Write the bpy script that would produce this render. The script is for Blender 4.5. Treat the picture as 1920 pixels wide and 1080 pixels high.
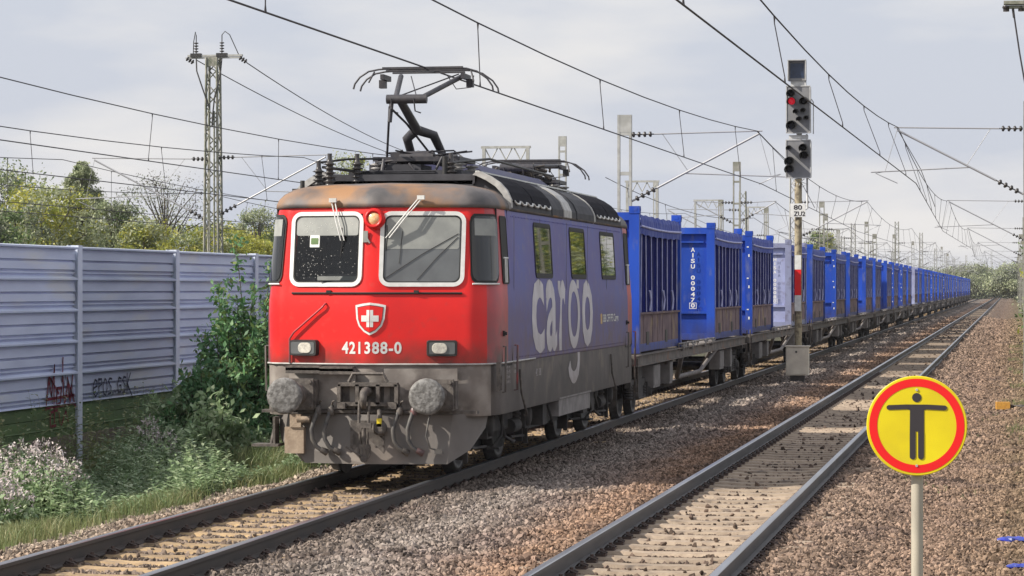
import bpy, math, random
import numpy as np
from math import sin, cos, tan, pi, radians, sqrt
from mathutils import Vector, Matrix
C = bpy.context.scene
for o in list(bpy.data.objects): bpy.data.objects.remove(o)
COL = C.collection
random.seed(7); RNG = np.random.default_rng(11)
# ------------------------------------------------------------------ camera
H = 2.35; FPX = 5200.0; TH = radians(10.19); cT, sT = cos(TH), sin(TH)
cam = bpy.data.cameras.new('camera'); camo = bpy.data.objects.new('camera', cam); COL.objects.link(camo)
camo.location = (0, 0, H); camo.rotation_euler = (pi/2, 0, TH)
cam.sensor_width = 36; cam.lens = FPX/1920*36; cam.clip_end = 6000; cam.clip_start = .5
C.camera = camo
# ------------------------------------------------------------------ light
SAZ, SEL = radians(64), radians(37.5)          # sun: 64 deg to the left of behind the camera
w = bpy.data.worlds.new('World'); C.world = w; w.use_nodes = True
nt = w.node_tree; nt.nodes.clear()
def N(nt, t, **k):
    n = nt.nodes.new(t)
    for a, b in k.items(): setattr(n, a, b)
    return n
out = N(nt, 'ShaderNodeOutputWorld'); bg = N(nt, 'ShaderNodeBackground'); sky = N(nt, 'ShaderNodeTexSky')
sky.sky_type = 'NISHITA'; sky.sun_disc = False; sky.sun_elevation = SEL
sunv = Vector((-sin(SAZ)*cos(SEL), -cos(SAZ)*cos(SEL), sin(SEL)))   # towards the sun
sky.sun_rotation = math.atan2(sunv.x, sunv.y); sky.air_density = 1.4; sky.dust_density = 3.0
tc = N(nt, 'ShaderNodeTexCoord'); mp = N(nt, 'ShaderNodeMapping'); mp.inputs['Scale'].default_value = (3.2, 3.2, 12)
nz = N(nt, 'ShaderNodeTexNoise'); nz.inputs['Scale'].default_value = 1.6; nz.inputs['Detail'].default_value = 6; nz.inputs['Roughness'].default_value = .5
rp = N(nt, 'ShaderNodeValToRGB')
rp.color_ramp.elements[0].position = .45; rp.color_ramp.elements[0].color = (6.1, 6.45, 7.35, 1)
rp.color_ramp.elements[1].position = .64; rp.color_ramp.elements[1].color = (8.6, 8.4, 8.3, 1)
mx = N(nt, 'ShaderNodeMix', data_type='RGBA'); mx.inputs[0].default_value = .90
L = nt.links.new
L(tc.outputs['Generated'], mp.inputs['Vector']); L(mp.outputs[0], nz.inputs['Vector']); L(nz.outputs[0], rp.inputs[0])
L(sky.outputs[0], mx.inputs[6]); L(rp.outputs[0], mx.inputs[7]); L(mx.outputs[2], bg.inputs[0]); L(bg.outputs[0], out.inputs[0])
bg.inputs[1].default_value = .087
sd = bpy.data.lights.new('sun', 'SUN'); sd.energy = 5.0; sd.angle = radians(.6); sd.color = (1, .93, .82)
so = bpy.data.objects.new('sun', sd); COL.objects.link(so); so.rotation_euler = sunv.to_track_quat('Z', 'Y').to_euler()
C.view_settings.view_transform = 'Standard'; C.view_settings.look = 'None'; C.view_settings.gamma = 1; C.view_settings.exposure = 0.3
try: C.view_settings.use_curve_mapping = False
except Exception: pass
# ------------------------------------------------------------------ photo -> place
def Yat(px, X):                      # distance along the track of a point seen at column px on the plane x = X
    d = FPX*X/(cT*(px-1895)); return (d + X*sT)/cT
def dep(X, Y): return -X*sT + Y*cT
def Zat(py, X, Y): return H + (539.5-py)*dep(X, Y)/FPX
# ------------------------------------------------------------------ materials
def mat(name, c1, c2=None, rough=.6, metal=0, scale=4, detail=5, lo=.35, hi=.65, bump=0, bscale=None, c3=None, s3=1.0, lo3=.55, hi3=.7,
        spec=.5, stretch=(1,1,1), coat=0, world=False, zdirt=None, bdist=.01, rnd=0):
    m = bpy.data.materials.new(name); m.use_nodes = True; t = m.node_tree; b = t.nodes['Principled BSDF']; l = t.links.new
    b.inputs['Roughness'].default_value = rough; b.inputs['Metallic'].default_value = metal
    b.inputs['Specular IOR Level'].default_value = spec; b.inputs['Coat Weight'].default_value = coat
    b.inputs['Base Color'].default_value = (*c1, 1)
    if c2 is None and not bump and c3 is None and not zdirt: return m
    if world: g = N(t, 'ShaderNodeNewGeometry'); src = g.outputs['Position']
    else: g = N(t, 'ShaderNodeTexCoord'); src = g.outputs['Object']
    mp = N(t, 'ShaderNodeMapping'); mp.inputs['Scale'].default_value = stretch; l(src, mp.inputs[0])
    if rnd:
        oi = N(t, 'ShaderNodeObjectInfo'); mm = N(t, 'ShaderNodeMath', operation='MULTIPLY'); mm.inputs[1].default_value = 57
        l(oi.outputs['Random'], mm.inputs[0]); l(mm.outputs[0], mp.inputs['Location'])
    def noise(s, d=detail):
        n = N(t, 'ShaderNodeTexNoise'); n.inputs['Scale'].default_value = s; n.inputs['Detail'].default_value = d; l(mp.outputs[0], n.inputs['Vector']); return n
    def ramp(sock, a, b_):
        r = N(t, 'ShaderNodeMapRange'); r.inputs[1].default_value = a; r.inputs[2].default_value = b_; l(sock, r.inputs[0]); return r.outputs[0]
    cur = None
    def mixc(fac, A, B):
        x = N(t, 'ShaderNodeMix', data_type='RGBA'); l(fac, x.inputs[0])
        if isinstance(A, tuple): x.inputs[6].default_value = (*A, 1)
        else: l(A, x.inputs[6])
        x.inputs[7].default_value = (*B, 1); return x.outputs[2]
    cur = c1
    if c2: cur = mixc(ramp(noise(scale).outputs[0], lo, hi), cur, c2)
    if c3: cur = mixc(ramp(noise(s3).outputs[0], lo3, hi3), cur, c3)
    if zdirt:                       # (colour, z_low, z_high): dirt thrown up from the track, fades upwards, broken by noise
        col, z0, z1 = zdirt
        sx = N(t, 'ShaderNodeSeparateXYZ'); l(src, sx.inputs[0]); r = ramp(sx.outputs[2], z1, z0)
        n2 = ramp(noise(5).outputs[0], .25, .75); mu = N(t, 'ShaderNodeMath', operation='MULTIPLY'); l(r, mu.inputs[0])
        ad = N(t, 'ShaderNodeMath', operation='ADD'); ad.inputs[1].default_value = .45; l(n2, ad.inputs[0]); l(ad.outputs[0], mu.inputs[1]); mu.use_clamp = True
        cur = mixc(mu.outputs[0], cur, col)
    if rnd and not isinstance(cur, tuple):
        hs = N(t, 'ShaderNodeHueSaturation'); vr = N(t, 'ShaderNodeMapRange'); vr.inputs[3].default_value = .84; vr.inputs[4].default_value = 1.18
        l(oi.outputs['Random'], vr.inputs[0]); l(vr.outputs[0], hs.inputs['Value']); l(cur, hs.inputs['Color']); cur = hs.outputs[0]
    if not isinstance(cur, tuple): l(cur, b.inputs['Base Color'])
    if bump:
        bp = N(t, 'ShaderNodeBump'); bp.inputs['Strength'].default_value = bump; bp.inputs['Distance'].default_value = bdist
        l(noise(bscale or scale*4, 6).outputs[0], bp.inputs['Height']); l(bp.outputs[0], b.inputs['Normal'])
    return m
def emis(name, c, s):
    m = mat(name, c, rough=.3); b = m.node_tree.nodes['Principled BSDF']
    b.inputs['Emission Color'].default_value = (*c, 1); b.inputs['Emission Strength'].default_value = s; return m
M = {}
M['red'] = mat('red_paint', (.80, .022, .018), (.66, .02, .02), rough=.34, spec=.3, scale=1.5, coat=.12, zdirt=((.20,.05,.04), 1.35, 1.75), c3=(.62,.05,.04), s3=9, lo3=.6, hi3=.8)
M['redshaded'] = mat('red_paint_shaded', (.60, .05, .06), (.42, .045, .06), rough=.4, scale=3, zdirt=((.13,.08,.08), 1.3, 2.3))  # darker copy of the red paint: side shade put into the colour, plus dirt
M['blue'] = mat('blue_side_paint', (.105, .12, .40), (.13, .11, .33), rough=.5, spec=.3, scale=1.1, zdirt=((.15,.11,.14), 1.2, 2.6), c3=(.16,.15,.33), s3=6)
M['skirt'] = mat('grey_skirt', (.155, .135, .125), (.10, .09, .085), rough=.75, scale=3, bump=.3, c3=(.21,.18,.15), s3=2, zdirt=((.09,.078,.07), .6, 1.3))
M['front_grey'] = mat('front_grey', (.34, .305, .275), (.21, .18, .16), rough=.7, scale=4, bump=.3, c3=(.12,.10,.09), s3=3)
M['roof'] = mat('roof_grey', (.16, .14, .135), (.085, .08, .082), rough=.6, scale=3, bump=.25, c3=(.32, .17, .08), s3=1.2, lo3=.50, hi3=.66)
M['shoulder'] = mat('roof_shoulder', (.075, .075, .085), (.05, .05, .058), rough=.7, spec=.25, scale=4)
M['louvre'] = mat('louvre_black', (.014, .014, .02), (.024, .023, .03), rough=.9, spec=.1, scale=9, bump=.3)
M['pale'] = mat('pale_metal', (.55, .54, .52), (.36, .35, .34), rough=.5, scale=8)
M['white'] = mat('white_paint', (.80, .80, .78), (.66, .66, .64), rough=.45, scale=9)
M['decal'] = mat('lettering', (.66, .63, .66), (.54, .51, .53), rough=.6, scale=3, zdirt=((.36,.32,.31), 1.0, 1.9))
M['black'] = mat('black_metal', (.02, .02, .022), (.04, .038, .036), rough=.55, scale=12)
M['under'] = mat('underframe', (.045, .042, .042), (.085, .075, .068), rough=.8, scale=6, bump=.4)
M['steel'] = mat('wheel_steel', (.10, .095, .09), (.05, .045, .042), rough=.5, metal=.5, scale=12)
M['bufplate'] = mat('greasy_buffer', (.215, .21, .205), (.11, .105, .10), rough=.6, scale=16, bump=.6, bscale=26, bdist=.02, lo=.42, hi=.58)
M['hose'] = mat('rubber_hose', (.05, .048, .05), (.12, .11, .10), rough=.6, scale=9)
M['iron'] = mat('dirty_iron', (.15, .13, .115), (.07, .06, .055), rough=.7, scale=15, bump=.4)
M['glass'] = mat('cab_glass', (.012, .013, .014), rough=.05, spec=.7)
M['glassgrey'] = mat('screened_glass', (.15, .16, .165), (.11, .115, .12), rough=.1, scale=3, spec=.7)
M['sideglass'] = mat('side_glass', (.008, .01, .01), rough=.02, spec=1.0)
M['speck'] = mat('insect_specks', (.8, .8, .76), rough=.7)
M['shade'] = mat('sun_blind', (.34, .35, .33), (.26, .27, .26), rough=.6, scale=5)
M['lamp'] = mat('lamp_lens', (.75, .72, .62), (.5, .47, .42), rough=.15, scale=30, spec=.8)
M['amber'] = mat('amber_lens', (.8, .38, .16), (.75, .6, .35), rough=.2, scale=40)
M['rubber'] = mat('rubber_seal', (.02, .02, .02), rough=.7)
M['insul'] = mat('insulator_brown', (.05, .045, .045), rough=.3)
M['insgrey'] = mat('insulator_grey', (.32, .31, .30), (.2, .19, .19), rough=.4, scale=9)
M['hoodblue'] = mat('roof_hood_blue', (.05, .055, .15), (.075, .075, .13), rough=.6, scale=2)
M['cabglass'] = bpy.data.materials.new('clear_cab_glass'); M['cabglass'].use_nodes = True; t = M['cabglass'].node_tree; t.nodes.clear()
o_ = N(t, 'ShaderNodeOutputMaterial'); g_ = N(t, 'ShaderNodeBsdfGlossy'); g_.inputs['Roughness'].default_value = .03; tr_ = N(t, 'ShaderNodeBsdfTransparent'); tr_.inputs[0].default_value = (.72, .76, .74, 1)
f_ = N(t, 'ShaderNodeFresnel'); f_.inputs[0].default_value = 1.6; m_ = N(t, 'ShaderNodeMixShader'); t.links.new(f_.outputs[0], m_.inputs[0]); t.links.new(tr_.outputs[0], m_.inputs[1]); t.links.new(g_.outputs[0], m_.inputs[2]); t.links.new(m_.outputs[0], o_.inputs[0])
M['cabwall'] = mat('cab_interior_wall', (.10, .11, .10), (.07, .075, .07), rough=.8, scale=6)
M['plough'] = mat('plough_grey', (.20, .18, .165), (.15, .135, .125), rough=.65, scale=2, c3=(.24,.20,.17), s3=1.5)
M['panto'] = mat('pantograph_paint', (.035, .035, .045), (.06, .055, .06), rough=.5, scale=14)
M['yellow'] = mat('yellow_tag', (.8, .62, .03), rough=.5)
M['cblue'] = mat('container_blue', (.020, .085, .50), (.013, .055, .36), rough=.5, spec=.3, scale=1.6, stretch=(1,1,.35), c3=(.10,.13,.33), s3=6, lo3=.56, hi3=.74, bump=.3, zdirt=((.045,.045,.10), -.1, .55), rnd=1)
M['cgrey'] = mat('container_lavender', (.31, .34, .52), (.26, .28, .44), rough=.5, scale=2, c3=(.2,.2,.3), s3=6, rnd=1)
M['curtain'] = mat('curtain_navy', (.014, .02, .16), (.02, .022, .10), rough=.95, spec=.05, scale=5, stretch=(1,1,.3), rnd=1)
M['flap'] = mat('tarpaulin_blue', (.04, .065, .33), (.14, .17, .42), rough=.8, spec=.2, scale=9, bump=.8, bscale=10, bdist=.04, stretch=(1,1,.25), rnd=1)
M['cbase'] = mat('dusty_steel', (.27, .20, .205), (.17, .125, .14), rough=.9, spec=.2, scale=3, c3=(.34,.26,.18), s3=2, rnd=1)
M['strap'] = mat('pale_strap', (.55, .57, .80), (.34, .35, .62), rough=.7, scale=6)
M['wagon'] = mat('wagon_grime', (.10, .088, .08), (.17, .15, .135), rough=.8, scale=5, bump=.3, c3=(.20,.12,.08), s3=2, rnd=1)
M['wagonlight'] = mat('wagon_grey', (.24, .22, .21), (.16, .145, .14), rough=.75, scale=5, rnd=1)
M['rust'] = mat('rust_red', (.17, .055, .04), (.1, .05, .04), rough=.8, scale=8)
M['railside'] = mat('rail_side', (.052, .047, .045), (.08, .065, .055), rough=.75, scale=10, stretch=(1,.1,1))
M['railside2'] = mat('rail_side_worn', (.11, .105, .105), (.075, .07, .07), rough=.6, scale=10, stretch=(1,.1,1))
M['railtop'] = mat('rail_head', (.42, .43, .45), (.3, .3, .32), rough=.28, metal=.85, scale=10, stretch=(1,.05,1))
M['sleeper'] = mat('sleeper_sand', (.44, .31, .17), (.30, .21, .125), rough=.95, scale=9, bump=.6, c3=(.17,.13,.1), s3=5, lo3=.55, hi3=.7, rnd=1)
M['sleeper2'] = mat('sleeper_brown', (.38, .30, .225), (.28, .215, .16), rough=.95, scale=9, bump=.5, c3=(.15,.12,.1), s3=4, lo3=.58, hi3=.72, rnd=1)
M['clip'] = mat('fastening_rust', (.09, .055, .045), (.05, .038, .035), rough=.7, scale=20)
M['barrier'] = mat('barrier_grey', (.56, .615, .735), (.47, .52, .64), rough=.5, scale=2.5, stretch=(1,.3,2), c3=(.58,.60,.62), s3=1.5, rnd=1)
M['bargreen'] = mat('barrier_green', (.12, .20, .07), (.09, .14, .055), rough=.7, scale=3, stretch=(1,.3,2))
M['barpost'] = mat('barrier_post', (.72, .77, .86), (.64, .68, .78), rough=.5, scale=5)
M['concrete'] = mat('concrete', (.22, .18, .14), (.15, .12, .10), rough=.9, scale=5, bump=.3)
M['sprayred'] = mat('spray_red', (.18, .015, .03), rough=.7)
M['sprayblack'] = mat('spray_black', (.025, .025, .05), rough=.7)
M['mastgreen'] = mat('mast_green', (.17, .18, .14), (.30, .29, .25), rough=.7, scale=6, lo=.45, hi=.6)
M['mastpale'] = mat('mast_galvanised', (.45, .45, .43), (.34, .34, .32), rough=.6, scale=5)
M['mastfar'] = mat('mast_weathered', (.32, .31, .28), (.22, .22, .18), rough=.7, scale=4)
M['wire'] = mat('copper_wire', (.035, .03, .035), rough=.6)
M['alu'] = mat('aluminium_tube', (.42, .42, .44), rough=.4, metal=.4)
M['sigpost'] = mat('signal_post_paint', (.35, .30, .20), (.16, .13, .09), rough=.8, scale=9, lo=.45, hi=.6)
M['sigface'] = mat('signal_board', (.20, .20, .21), (.26, .26, .27), rough=.5, scale=4)
M['sigback'] = mat('signal_case', (.6, .6, .6), (.42, .42, .42), rough=.6, scale=6)
M['redlamp'] = emis('red_signal_light', (.8, .01, .03), .35)
M['matrix'] = mat('matrix_display', (.03, .05, .10), (.02, .03, .06), rough=.25, scale=20)
M['signred'] = mat('sign_red', (.85, .012, .012), (.78, .012, .015), rough=.35, scale=5)
M['signyellow'] = mat('sign_yellow', (.80, .66, .008), (.70, .56, .008), rough=.4, scale=4, c3=(.62,.5,.02), s3=2)
M['signdark'] = mat('sign_black', (.035, .03, .035), rough=.5)
M['polecream'] = mat('pole_galvanised', (.46, .42, .34), (.36, .33, .27), rough=.55, scale=6, stretch=(3,3,.6))
M['cabinet'] = mat('cabinet_beige', (.72, .66, .54), (.58, .52, .43), rough=.6, scale=4)
M['orange'] = mat('orange_box', (.65, .33, .05), (.5, .25, .05), rough=.6, scale=20)
M['litter'] = mat('blue_foil', (.03, .04, .42), (.05, .08, .3), rough=.35, scale=20)
M['bark'] = mat('bark', (.12, .10, .08), (.07, .06, .05), rough=.9, scale=12, bump=.5)
def leafmat(name, a, b, c, sc=.8):
    m = mat(name, a, b, rough=.55, scale=sc, world=True, c3=c, s3=sc*3, lo3=.5, hi3=.65, lo=.4, hi=.6)
    t = m.node_tree; p = t.nodes['Principled BSDF']; o = t.nodes['Material Output']
    tr = N(t, 'ShaderNodeBsdfTranslucent'); ms = N(t, 'ShaderNodeMixShader'); ms.inputs[0].default_value = .3
    src = p.inputs['Base Color'].links[0].from_socket
    t.links.new(src, tr.inputs[0]); t.links.new(p.outputs[0], ms.inputs[1]); t.links.new(tr.outputs[0], ms.inputs[2]); t.links.new(ms.outputs[0], o.inputs[0])
    return m
M['leaf'] = leafmat('leaf_green', (.12, .19, .055), (.075, .13, .045), (.20, .25, .08))
M['leafyel'] = leafmat('leaf_yellow', (.42, .42, .07), (.27, .31, .05), (.52, .47, .11))
M['leafpale'] = leafmat('leaf_pale', (.40, .43, .26), (.28, .33, .18), (.52, .54, .38))
M['leafgrey'] = leafmat('leaf_grey', (.24, .26, .18), (.13, .16, .10), (.36, .36, .3))
M['bush'] = leafmat('bush_leaf', (.12, .27, .10), (.07, .17, .07), (.28, .44, .22), 2)
M['weed'] = leafmat('weed_leaf', (.29, .40, .20), (.15, .23, .11), (.50, .58, .36), 1.5)
M['grass'] = leafmat('grass_blade', (.20, .23, .09), (.12, .17, .06), (.32, .30, .15), 1.2)
M['flower'] = mat('flower_white', (.66, .60, .60), (.46, .38, .36), rough=.8, scale=9, world=True)
# ------------------------------------------------------------------ mesh builder
class MB:
    def __init__(s): s.v = []; s.f = []; s.m = []; s.sm = []
    def add(s, vs, fs, m=0, smooth=False):
        n = len(s.v); s.v += [tuple(p) for p in vs]; s.f += [tuple(i+n for i in f) for f in fs]
        s.m += [m]*len(fs); s.sm += [smooth]*len(fs); return s
    def box(s, c, d, m=0, rz=0, rx=0, ry=0, taper=1):
        x, y, z = d[0]/2, d[1]/2, d[2]/2
        vs = [Vector((a*x*(taper if k > 0 else 1), b*y*(taper if k > 0 else 1), k*z)) for k in (-1, 1) for a, b in ((-1,-1),(1,-1),(1,1),(-1,1))]
        if rz or rx or ry:
            R = Matrix.Rotation(rz, 3, 'Z') @ Matrix.Rotation(ry, 3, 'Y') @ Matrix.Rotation(rx, 3, 'X'); vs = [R@v for v in vs]
        c = Vector(c)
        return s.add([v+c for v in vs], [(0,3,2,1),(4,5,6,7),(0,1,5,4),(1,2,6,5),(2,3,7,6),(3,0,4,7)], m)
    def tube(s, pts, r, n=8, m=0, cap=True, rr=None, smooth=True):
        pts = [Vector(p) for p in pts]; k = len(pts); vs = []
        prev = None
        for i, p in enumerate(pts):
            t = (pts[min(i+1,k-1)]-pts[max(i-1,0)]).normalized()
            if prev is None:
                a = Vector((0,0,1)) if abs(t.z) < .9 else Vector((1,0,0)); u = t.cross(a).normalized()
            else: u = (prev - t*prev.dot(t)).normalized()
            prev = u; w_ = t.cross(u); q = rr[i] if rr else r
            vs += [p + (u*cos(2*pi*j/n)+w_*sin(2*pi*j/n))*q for j in range(n)]
        fs = [(i*n+j, i*n+(j+1)%n, (i+1)*n+(j+1)%n, (i+1)*n+j) for i in range(k-1) for j in range(n)]
        s.add(vs, fs, m, smooth)
        if cap: s.add(vs[:n], [tuple(range(n))[::-1]], m); s.add(vs[-n:], [tuple(range(n))], m)
        return s
    def lathe(s, c, axis, prof, n=16, m=0, smooth=True):   # prof = [(along, radius)]
        a = Vector(axis).normalized(); b = Vector((0,0,1)) if abs(a.z) < .9 else Vector((1,0,0))
        u = a.cross(b).normalized(); w_ = a.cross(u); c = Vector(c); vs = []
        for (t, r) in prof: vs += [c + a*t + (u*cos(2*pi*j/n)+w_*sin(2*pi*j/n))*r for j in range(n)]
        k = len(prof)
        s.add(vs, [(i*n+j, i*n+(j+1)%n, (i+1)*n+(j+1)%n, (i+1)*n+j) for i in range(k-1) for j in range(n)], m, smooth)
        s.add(vs[:n], [tuple(range(n))[::-1]], m); s.add(vs[-n:], [tuple(range(n))], m); return s
    def prism(s, poly, f0, f1, m=0):     # poly of 2D points, f0/f1 map 2D -> 3D
        n = len(poly); vs = [f0(p) for p in poly]+[f1(p) for p in poly]
        s.add(vs, [tuple(range(n))[::-1], tuple(range(n, 2*n))]+[(i, (i+1)%n, n+(i+1)%n, n+i) for i in range(n)], m); return s
    def build(s, name, mats, parent=None, loc=None):
        me = bpy.data.meshes.new(name); me.from_pydata(s.v, [], s.f)
        for mm in (mats if isinstance(mats, (list, tuple)) else [mats]): me.materials.append(M[mm] if isinstance(mm, str) else mm)
        me.polygons.foreach_set('material_index', s.m); me.polygons.foreach_set('use_smooth', s.sm)
        me.update(); o = bpy.data.objects.new(name, me); COL.objects.link(o)
        if parent: o.parent = parent
        if loc: o.location = loc
        return o
def tag(o, label=None, cat=None, group=None, kind=None):
    if label: o['label'] = label
    if cat: o['category'] = cat
    if group: o['group'] = group
    if kind: o['kind'] = kind
    return o
def thing(name, loc, label, cat, group=None, rz=0):
    o = bpy.data.objects.new(name, None); COL.objects.link(o); o.location = loc; o.rotation_euler = (0, 0, rz); o.empty_display_size = .2
    return tag(o, label, cat, group)
KIDS = None
def children_of(o): return [c for c in COL.objects if c.parent == o]
def dup(o, loc=None, label=None, parent=None, kids=None, rz=None):
    kids = kids or {}
    c = o.copy(); COL.objects.link(c)
    if parent: c.parent = parent
    if loc is not None: c.location = loc
    if rz is not None: c.rotation_euler = (0, 0, rz)
    if label: c['label'] = label
    for ch in kids.get(o.name, []): dup(ch, parent=c, kids=kids)
    return c
def kidmap(o, d=None):
    d = {} if d is None else d
    ch = list(o.children); d[o.name] = ch
    for c in ch: kidmap(c, d)
    return d
def fastmesh(name, V, F, mats, mi=None, parent=None):
    me = bpy.data.meshes.new(name); nv, nf, k = len(V), len(F), F.shape[1]
    me.vertices.add(nv); me.vertices.foreach_set('co', V.astype(np.float32).ravel())
    me.loops.add(nf*k); me.loops.foreach_set('vertex_index', F.astype(np.int32).ravel())
    me.polygons.add(nf); me.polygons.foreach_set('loop_start', (np.arange(nf)*k).astype(np.int32))
    for mm in mats: me.materials.append(M[mm] if isinstance(mm, str) else mm)
    if mi is not None: me.polygons.foreach_set('material_index', mi.astype(np.int32))
    me.update(calc_edges=True); me.validate()
    o = bpy.data.objects.new(name, me); COL.objects.link(o)
    if parent: o.parent = parent
    return o
def text_polys(s, size=1, bold=0.0, space=1.0, res=3):
    """vertices/faces of a filled text as (list of 2D pts, faces), lower-left at 0,0"""
    cu = bpy.data.curves.new('t', 'FONT'); cu.body = s; cu.size = size; cu.offset = bold; cu.resolution_u = res; cu.space_character = space
    ob = bpy.data.objects.new('t', cu); COL.objects.link(ob)
    dg = bpy.context.evaluated_depsgraph_get(); me = bpy.data.meshes.new_from_object(ob.evaluated_get(dg))
    vs = [(v.co.x, v.co.y) for v in me.vertices]; fs = [tuple(p.vertices) for p in me.polygons]
    bpy.data.objects.remove(ob); bpy.data.curves.remove(cu); bpy.data.meshes.remove(me)
    return vs, fs
def put_text(s, f3, wid, hei, bold=0.0, space=1.0):
    """text scaled into wid x hei, mapped by f3(u, v) -> 3D (v=0 baseline bottom of the bbox)"""
    vs, fs = text_polys(s, 1, bold, space)
    xs = [v[0] for v in vs]; ys = [v[1] for v in vs]; x0, x1, y0, y1 = min(xs), max(xs), min(ys), max(ys)
    b = MB(); b.add([f3((x-x0)/(x1-x0)*wid, (y-y0)/(y1-y0)*hei) for x, y in vs], fs); return b
ORD = ['first','second','third','fourth','fifth','sixth','seventh','eighth','ninth','tenth','eleventh','twelfth','thirteenth','fourteenth','fifteenth','sixteenth','seventeenth','eighteenth','nineteenth']
def ordn(i):
    if i < 19: return ORD[i]
    t = {2:'twent',3:'thirt',4:'fort',5:'fift'}[(i+1)//10]
    return t+'ieth' if (i+1) % 10 == 0 else {'twent':'twenty','thirt':'thirty','fort':'forty','fift':'fifty'}[t]+'-'+ORD[(i+1)%10-1]
XT, XR = -7.74, -3.15            # centre lines of the train's track and of the free track
# ================================================================== SETTING
PROF = [(-400,-.55),(-16,-.5),(-11.2,-.48),(-10.5,-.40),(-9.6,-.20),(-9.1,-.165),(-8.62,-.165),(-8.55,-.205),(-6.93,-.205),(-6.86,-.16),(-6.3,-.155),(-5.5,-.11),(-4.8,-.14),(-4.4,-.15),(-4.03,-.15),(-3.96,-.225),(-2.34,-.225),(-2.27,-.16),(-1.8,-.175),
        (-1.5,-.24),(-.9,-.36),(-.2,-.38),(.6,-.30),(2,-.2),(6,-.1),(400,-.1)]
px_, pz_ = [p[0] for p in PROF], [p[1] for p in PROF]
def zg(x): return np.interp(x, px_, pz_)
def wob(x, y): return .022*np.sin(x*2.1+y*.7)*np.sin(y*.93+1.3*x)+.014*np.sin(x*5.3-y*2.2)
def gz(x, y):
    z = zg(x); tr = (np.abs(x-XT) < .95) | (np.abs(x-XR) < .95)
    return z + np.where(tr, .0, wob(x, y))
gb = MB(); gb.add([(-2500,-200,-.75),(2500,-200,-.75),(2500,4500,-.75),(-2500,4500,-.75)], [(0,1,2,3)])
gm = mat('dry_earth', (.16,.14,.10), (.10,.11,.06), rough=.95, scale=.05, world=True)
tag(gb.build('ground', gm), kind='structure')
# ballast / verge sheet with a gravel material whose colour depends on where it lies
def gravel_mat(name, stones=False):
    m = bpy.data.materials.new(name); m.use_nodes = True; t = m.node_tree; b = t.nodes['Principled BSDF']; l = t.links.new
    b.inputs['Roughness'].default_value = .95; b.inputs['Specular IOR Level'].default_value = .2
    g = N(t, 'ShaderNodeNewGeometry'); sx = N(t, 'ShaderNodeSeparateXYZ'); l(g.outputs['Position'], sx.inputs[0])
    big = N(t, 'ShaderNodeTexNoise'); big.inputs['Scale'].default_value = .55; big.inputs['Detail'].default_value = 4; l(g.outputs['Position'], big.inputs['Vector'])
    ad = N(t, 'ShaderNodeMath', operation='MULTIPLY_ADD'); ad.inputs[1].default_value = .8; l(big.outputs[0], ad.inputs[0]); l(sx.outputs[0], ad.inputs[2])
    mr = N(t, 'ShaderNodeMapRange'); mr.inputs[1].default_value = -14+.4; mr.inputs[2].default_value = 6+.4; l(ad.outputs[0], mr.inputs[0])
    cr = N(t, 'ShaderNodeValToRGB'); e = cr.color_ramp
    def P(x): return (x+14)/20
    stops = [(-12,(.10,.10,.065)),(-10.2,(.15,.13,.10)),(-9.5,(.34,.31,.27)),(-9.0,(.24,.20,.165)),(-6.4,(.16,.145,.135)),(-5.7,(.24,.225,.215)),(-5.1,(.21,.18,.165)),(-4.5,(.28,.20,.15)),(-3.85,(.12,.095,.08)),
             (-2.4,(.12,.095,.08)),(-2.1,(.22,.175,.145)),(-.8,(.23,.175,.14)),(0,(.20,.155,.115)),(1,(.17,.15,.09)),(3,(.11,.12,.06))]
    for i, (x, c) in enumerate(stops):
        if x > -9.6: c = (c[0]*.90, c[1]*.82, c[2]*.76)
        el = e.elements[0] if i == 0 else (e.elements[1] if i == 1 else e.elements.new(P(x)))
        el.position = P(x); el.color = (*c, 1)
    l(mr.outputs[0], cr.inputs[0])
    # rust-orange drifts and dark oily patches
    n2 = N(t, 'ShaderNodeTexNoise'); n2.inputs['Scale'].default_value = .9; n2.inputs['Detail'].default_value = 6; l(g.outputs['Position'], n2.inputs['Vector'])
    r2 = N(t, 'ShaderNodeMapRange'); r2.inputs[1].default_value = .5; r2.inputs[2].default_value = .72; r2.inputs[4].default_value = .55; l(n2.outputs[0], r2.inputs[0])
    mx = N(t, 'ShaderNodeMix', data_type='RGBA'); l(r2.outputs[0], mx.inputs[0]); l(cr.outputs[0], mx.inputs[6]); mx.inputs[7].default_value = (.13,.095,.085,1)
    cur = mx.outputs[2]
    if stones:
        oi = N(t, 'ShaderNodeObjectInfo'); rnd = oi.outputs['Random']
    else:
        vo = N(t, 'ShaderNodeTexVoronoi'); vo.inputs['Scale'].default_value = 17; l(g.outputs['Position'], vo.inputs['Vector'])
        sc = N(t, 'ShaderNodeSeparateColor'); l(vo.outputs['Color'], sc.inputs[0]); rnd = sc.outputs[0]
        bp = N(t, 'ShaderNodeBump'); bp.inputs['Strength'].default_value = 1; bp.inputs['Distance'].default_value = .03; bp.invert = True
        l(vo.outputs['Distance'], bp.inputs['Height']); l(bp.outputs[0], b.inputs['Normal'])
    rr = N(t, 'ShaderNodeMapRange'); rr.inputs[3].default_value = .42 if stones else .35; rr.inputs[4].default_value = 1.9 if stones else 1.25; l(rnd, rr.inputs[0])
    mu = N(t, 'ShaderNodeMix', data_type='RGBA', blend_type='MULTIPLY'); mu.inputs[0].default_value = 1; l(cur, mu.inputs[6])
    cb = N(t, 'ShaderNodeCombineColor'); l(rr.outputs[0], cb.inputs[0]); l(rr.outputs[0], cb.inputs[1]); l(rr.outputs[0], cb.inputs[2]); l(cb.outputs[0], mu.inputs[7])
    l(mu.outputs[2], b.inputs['Base Color']); return m
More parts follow.
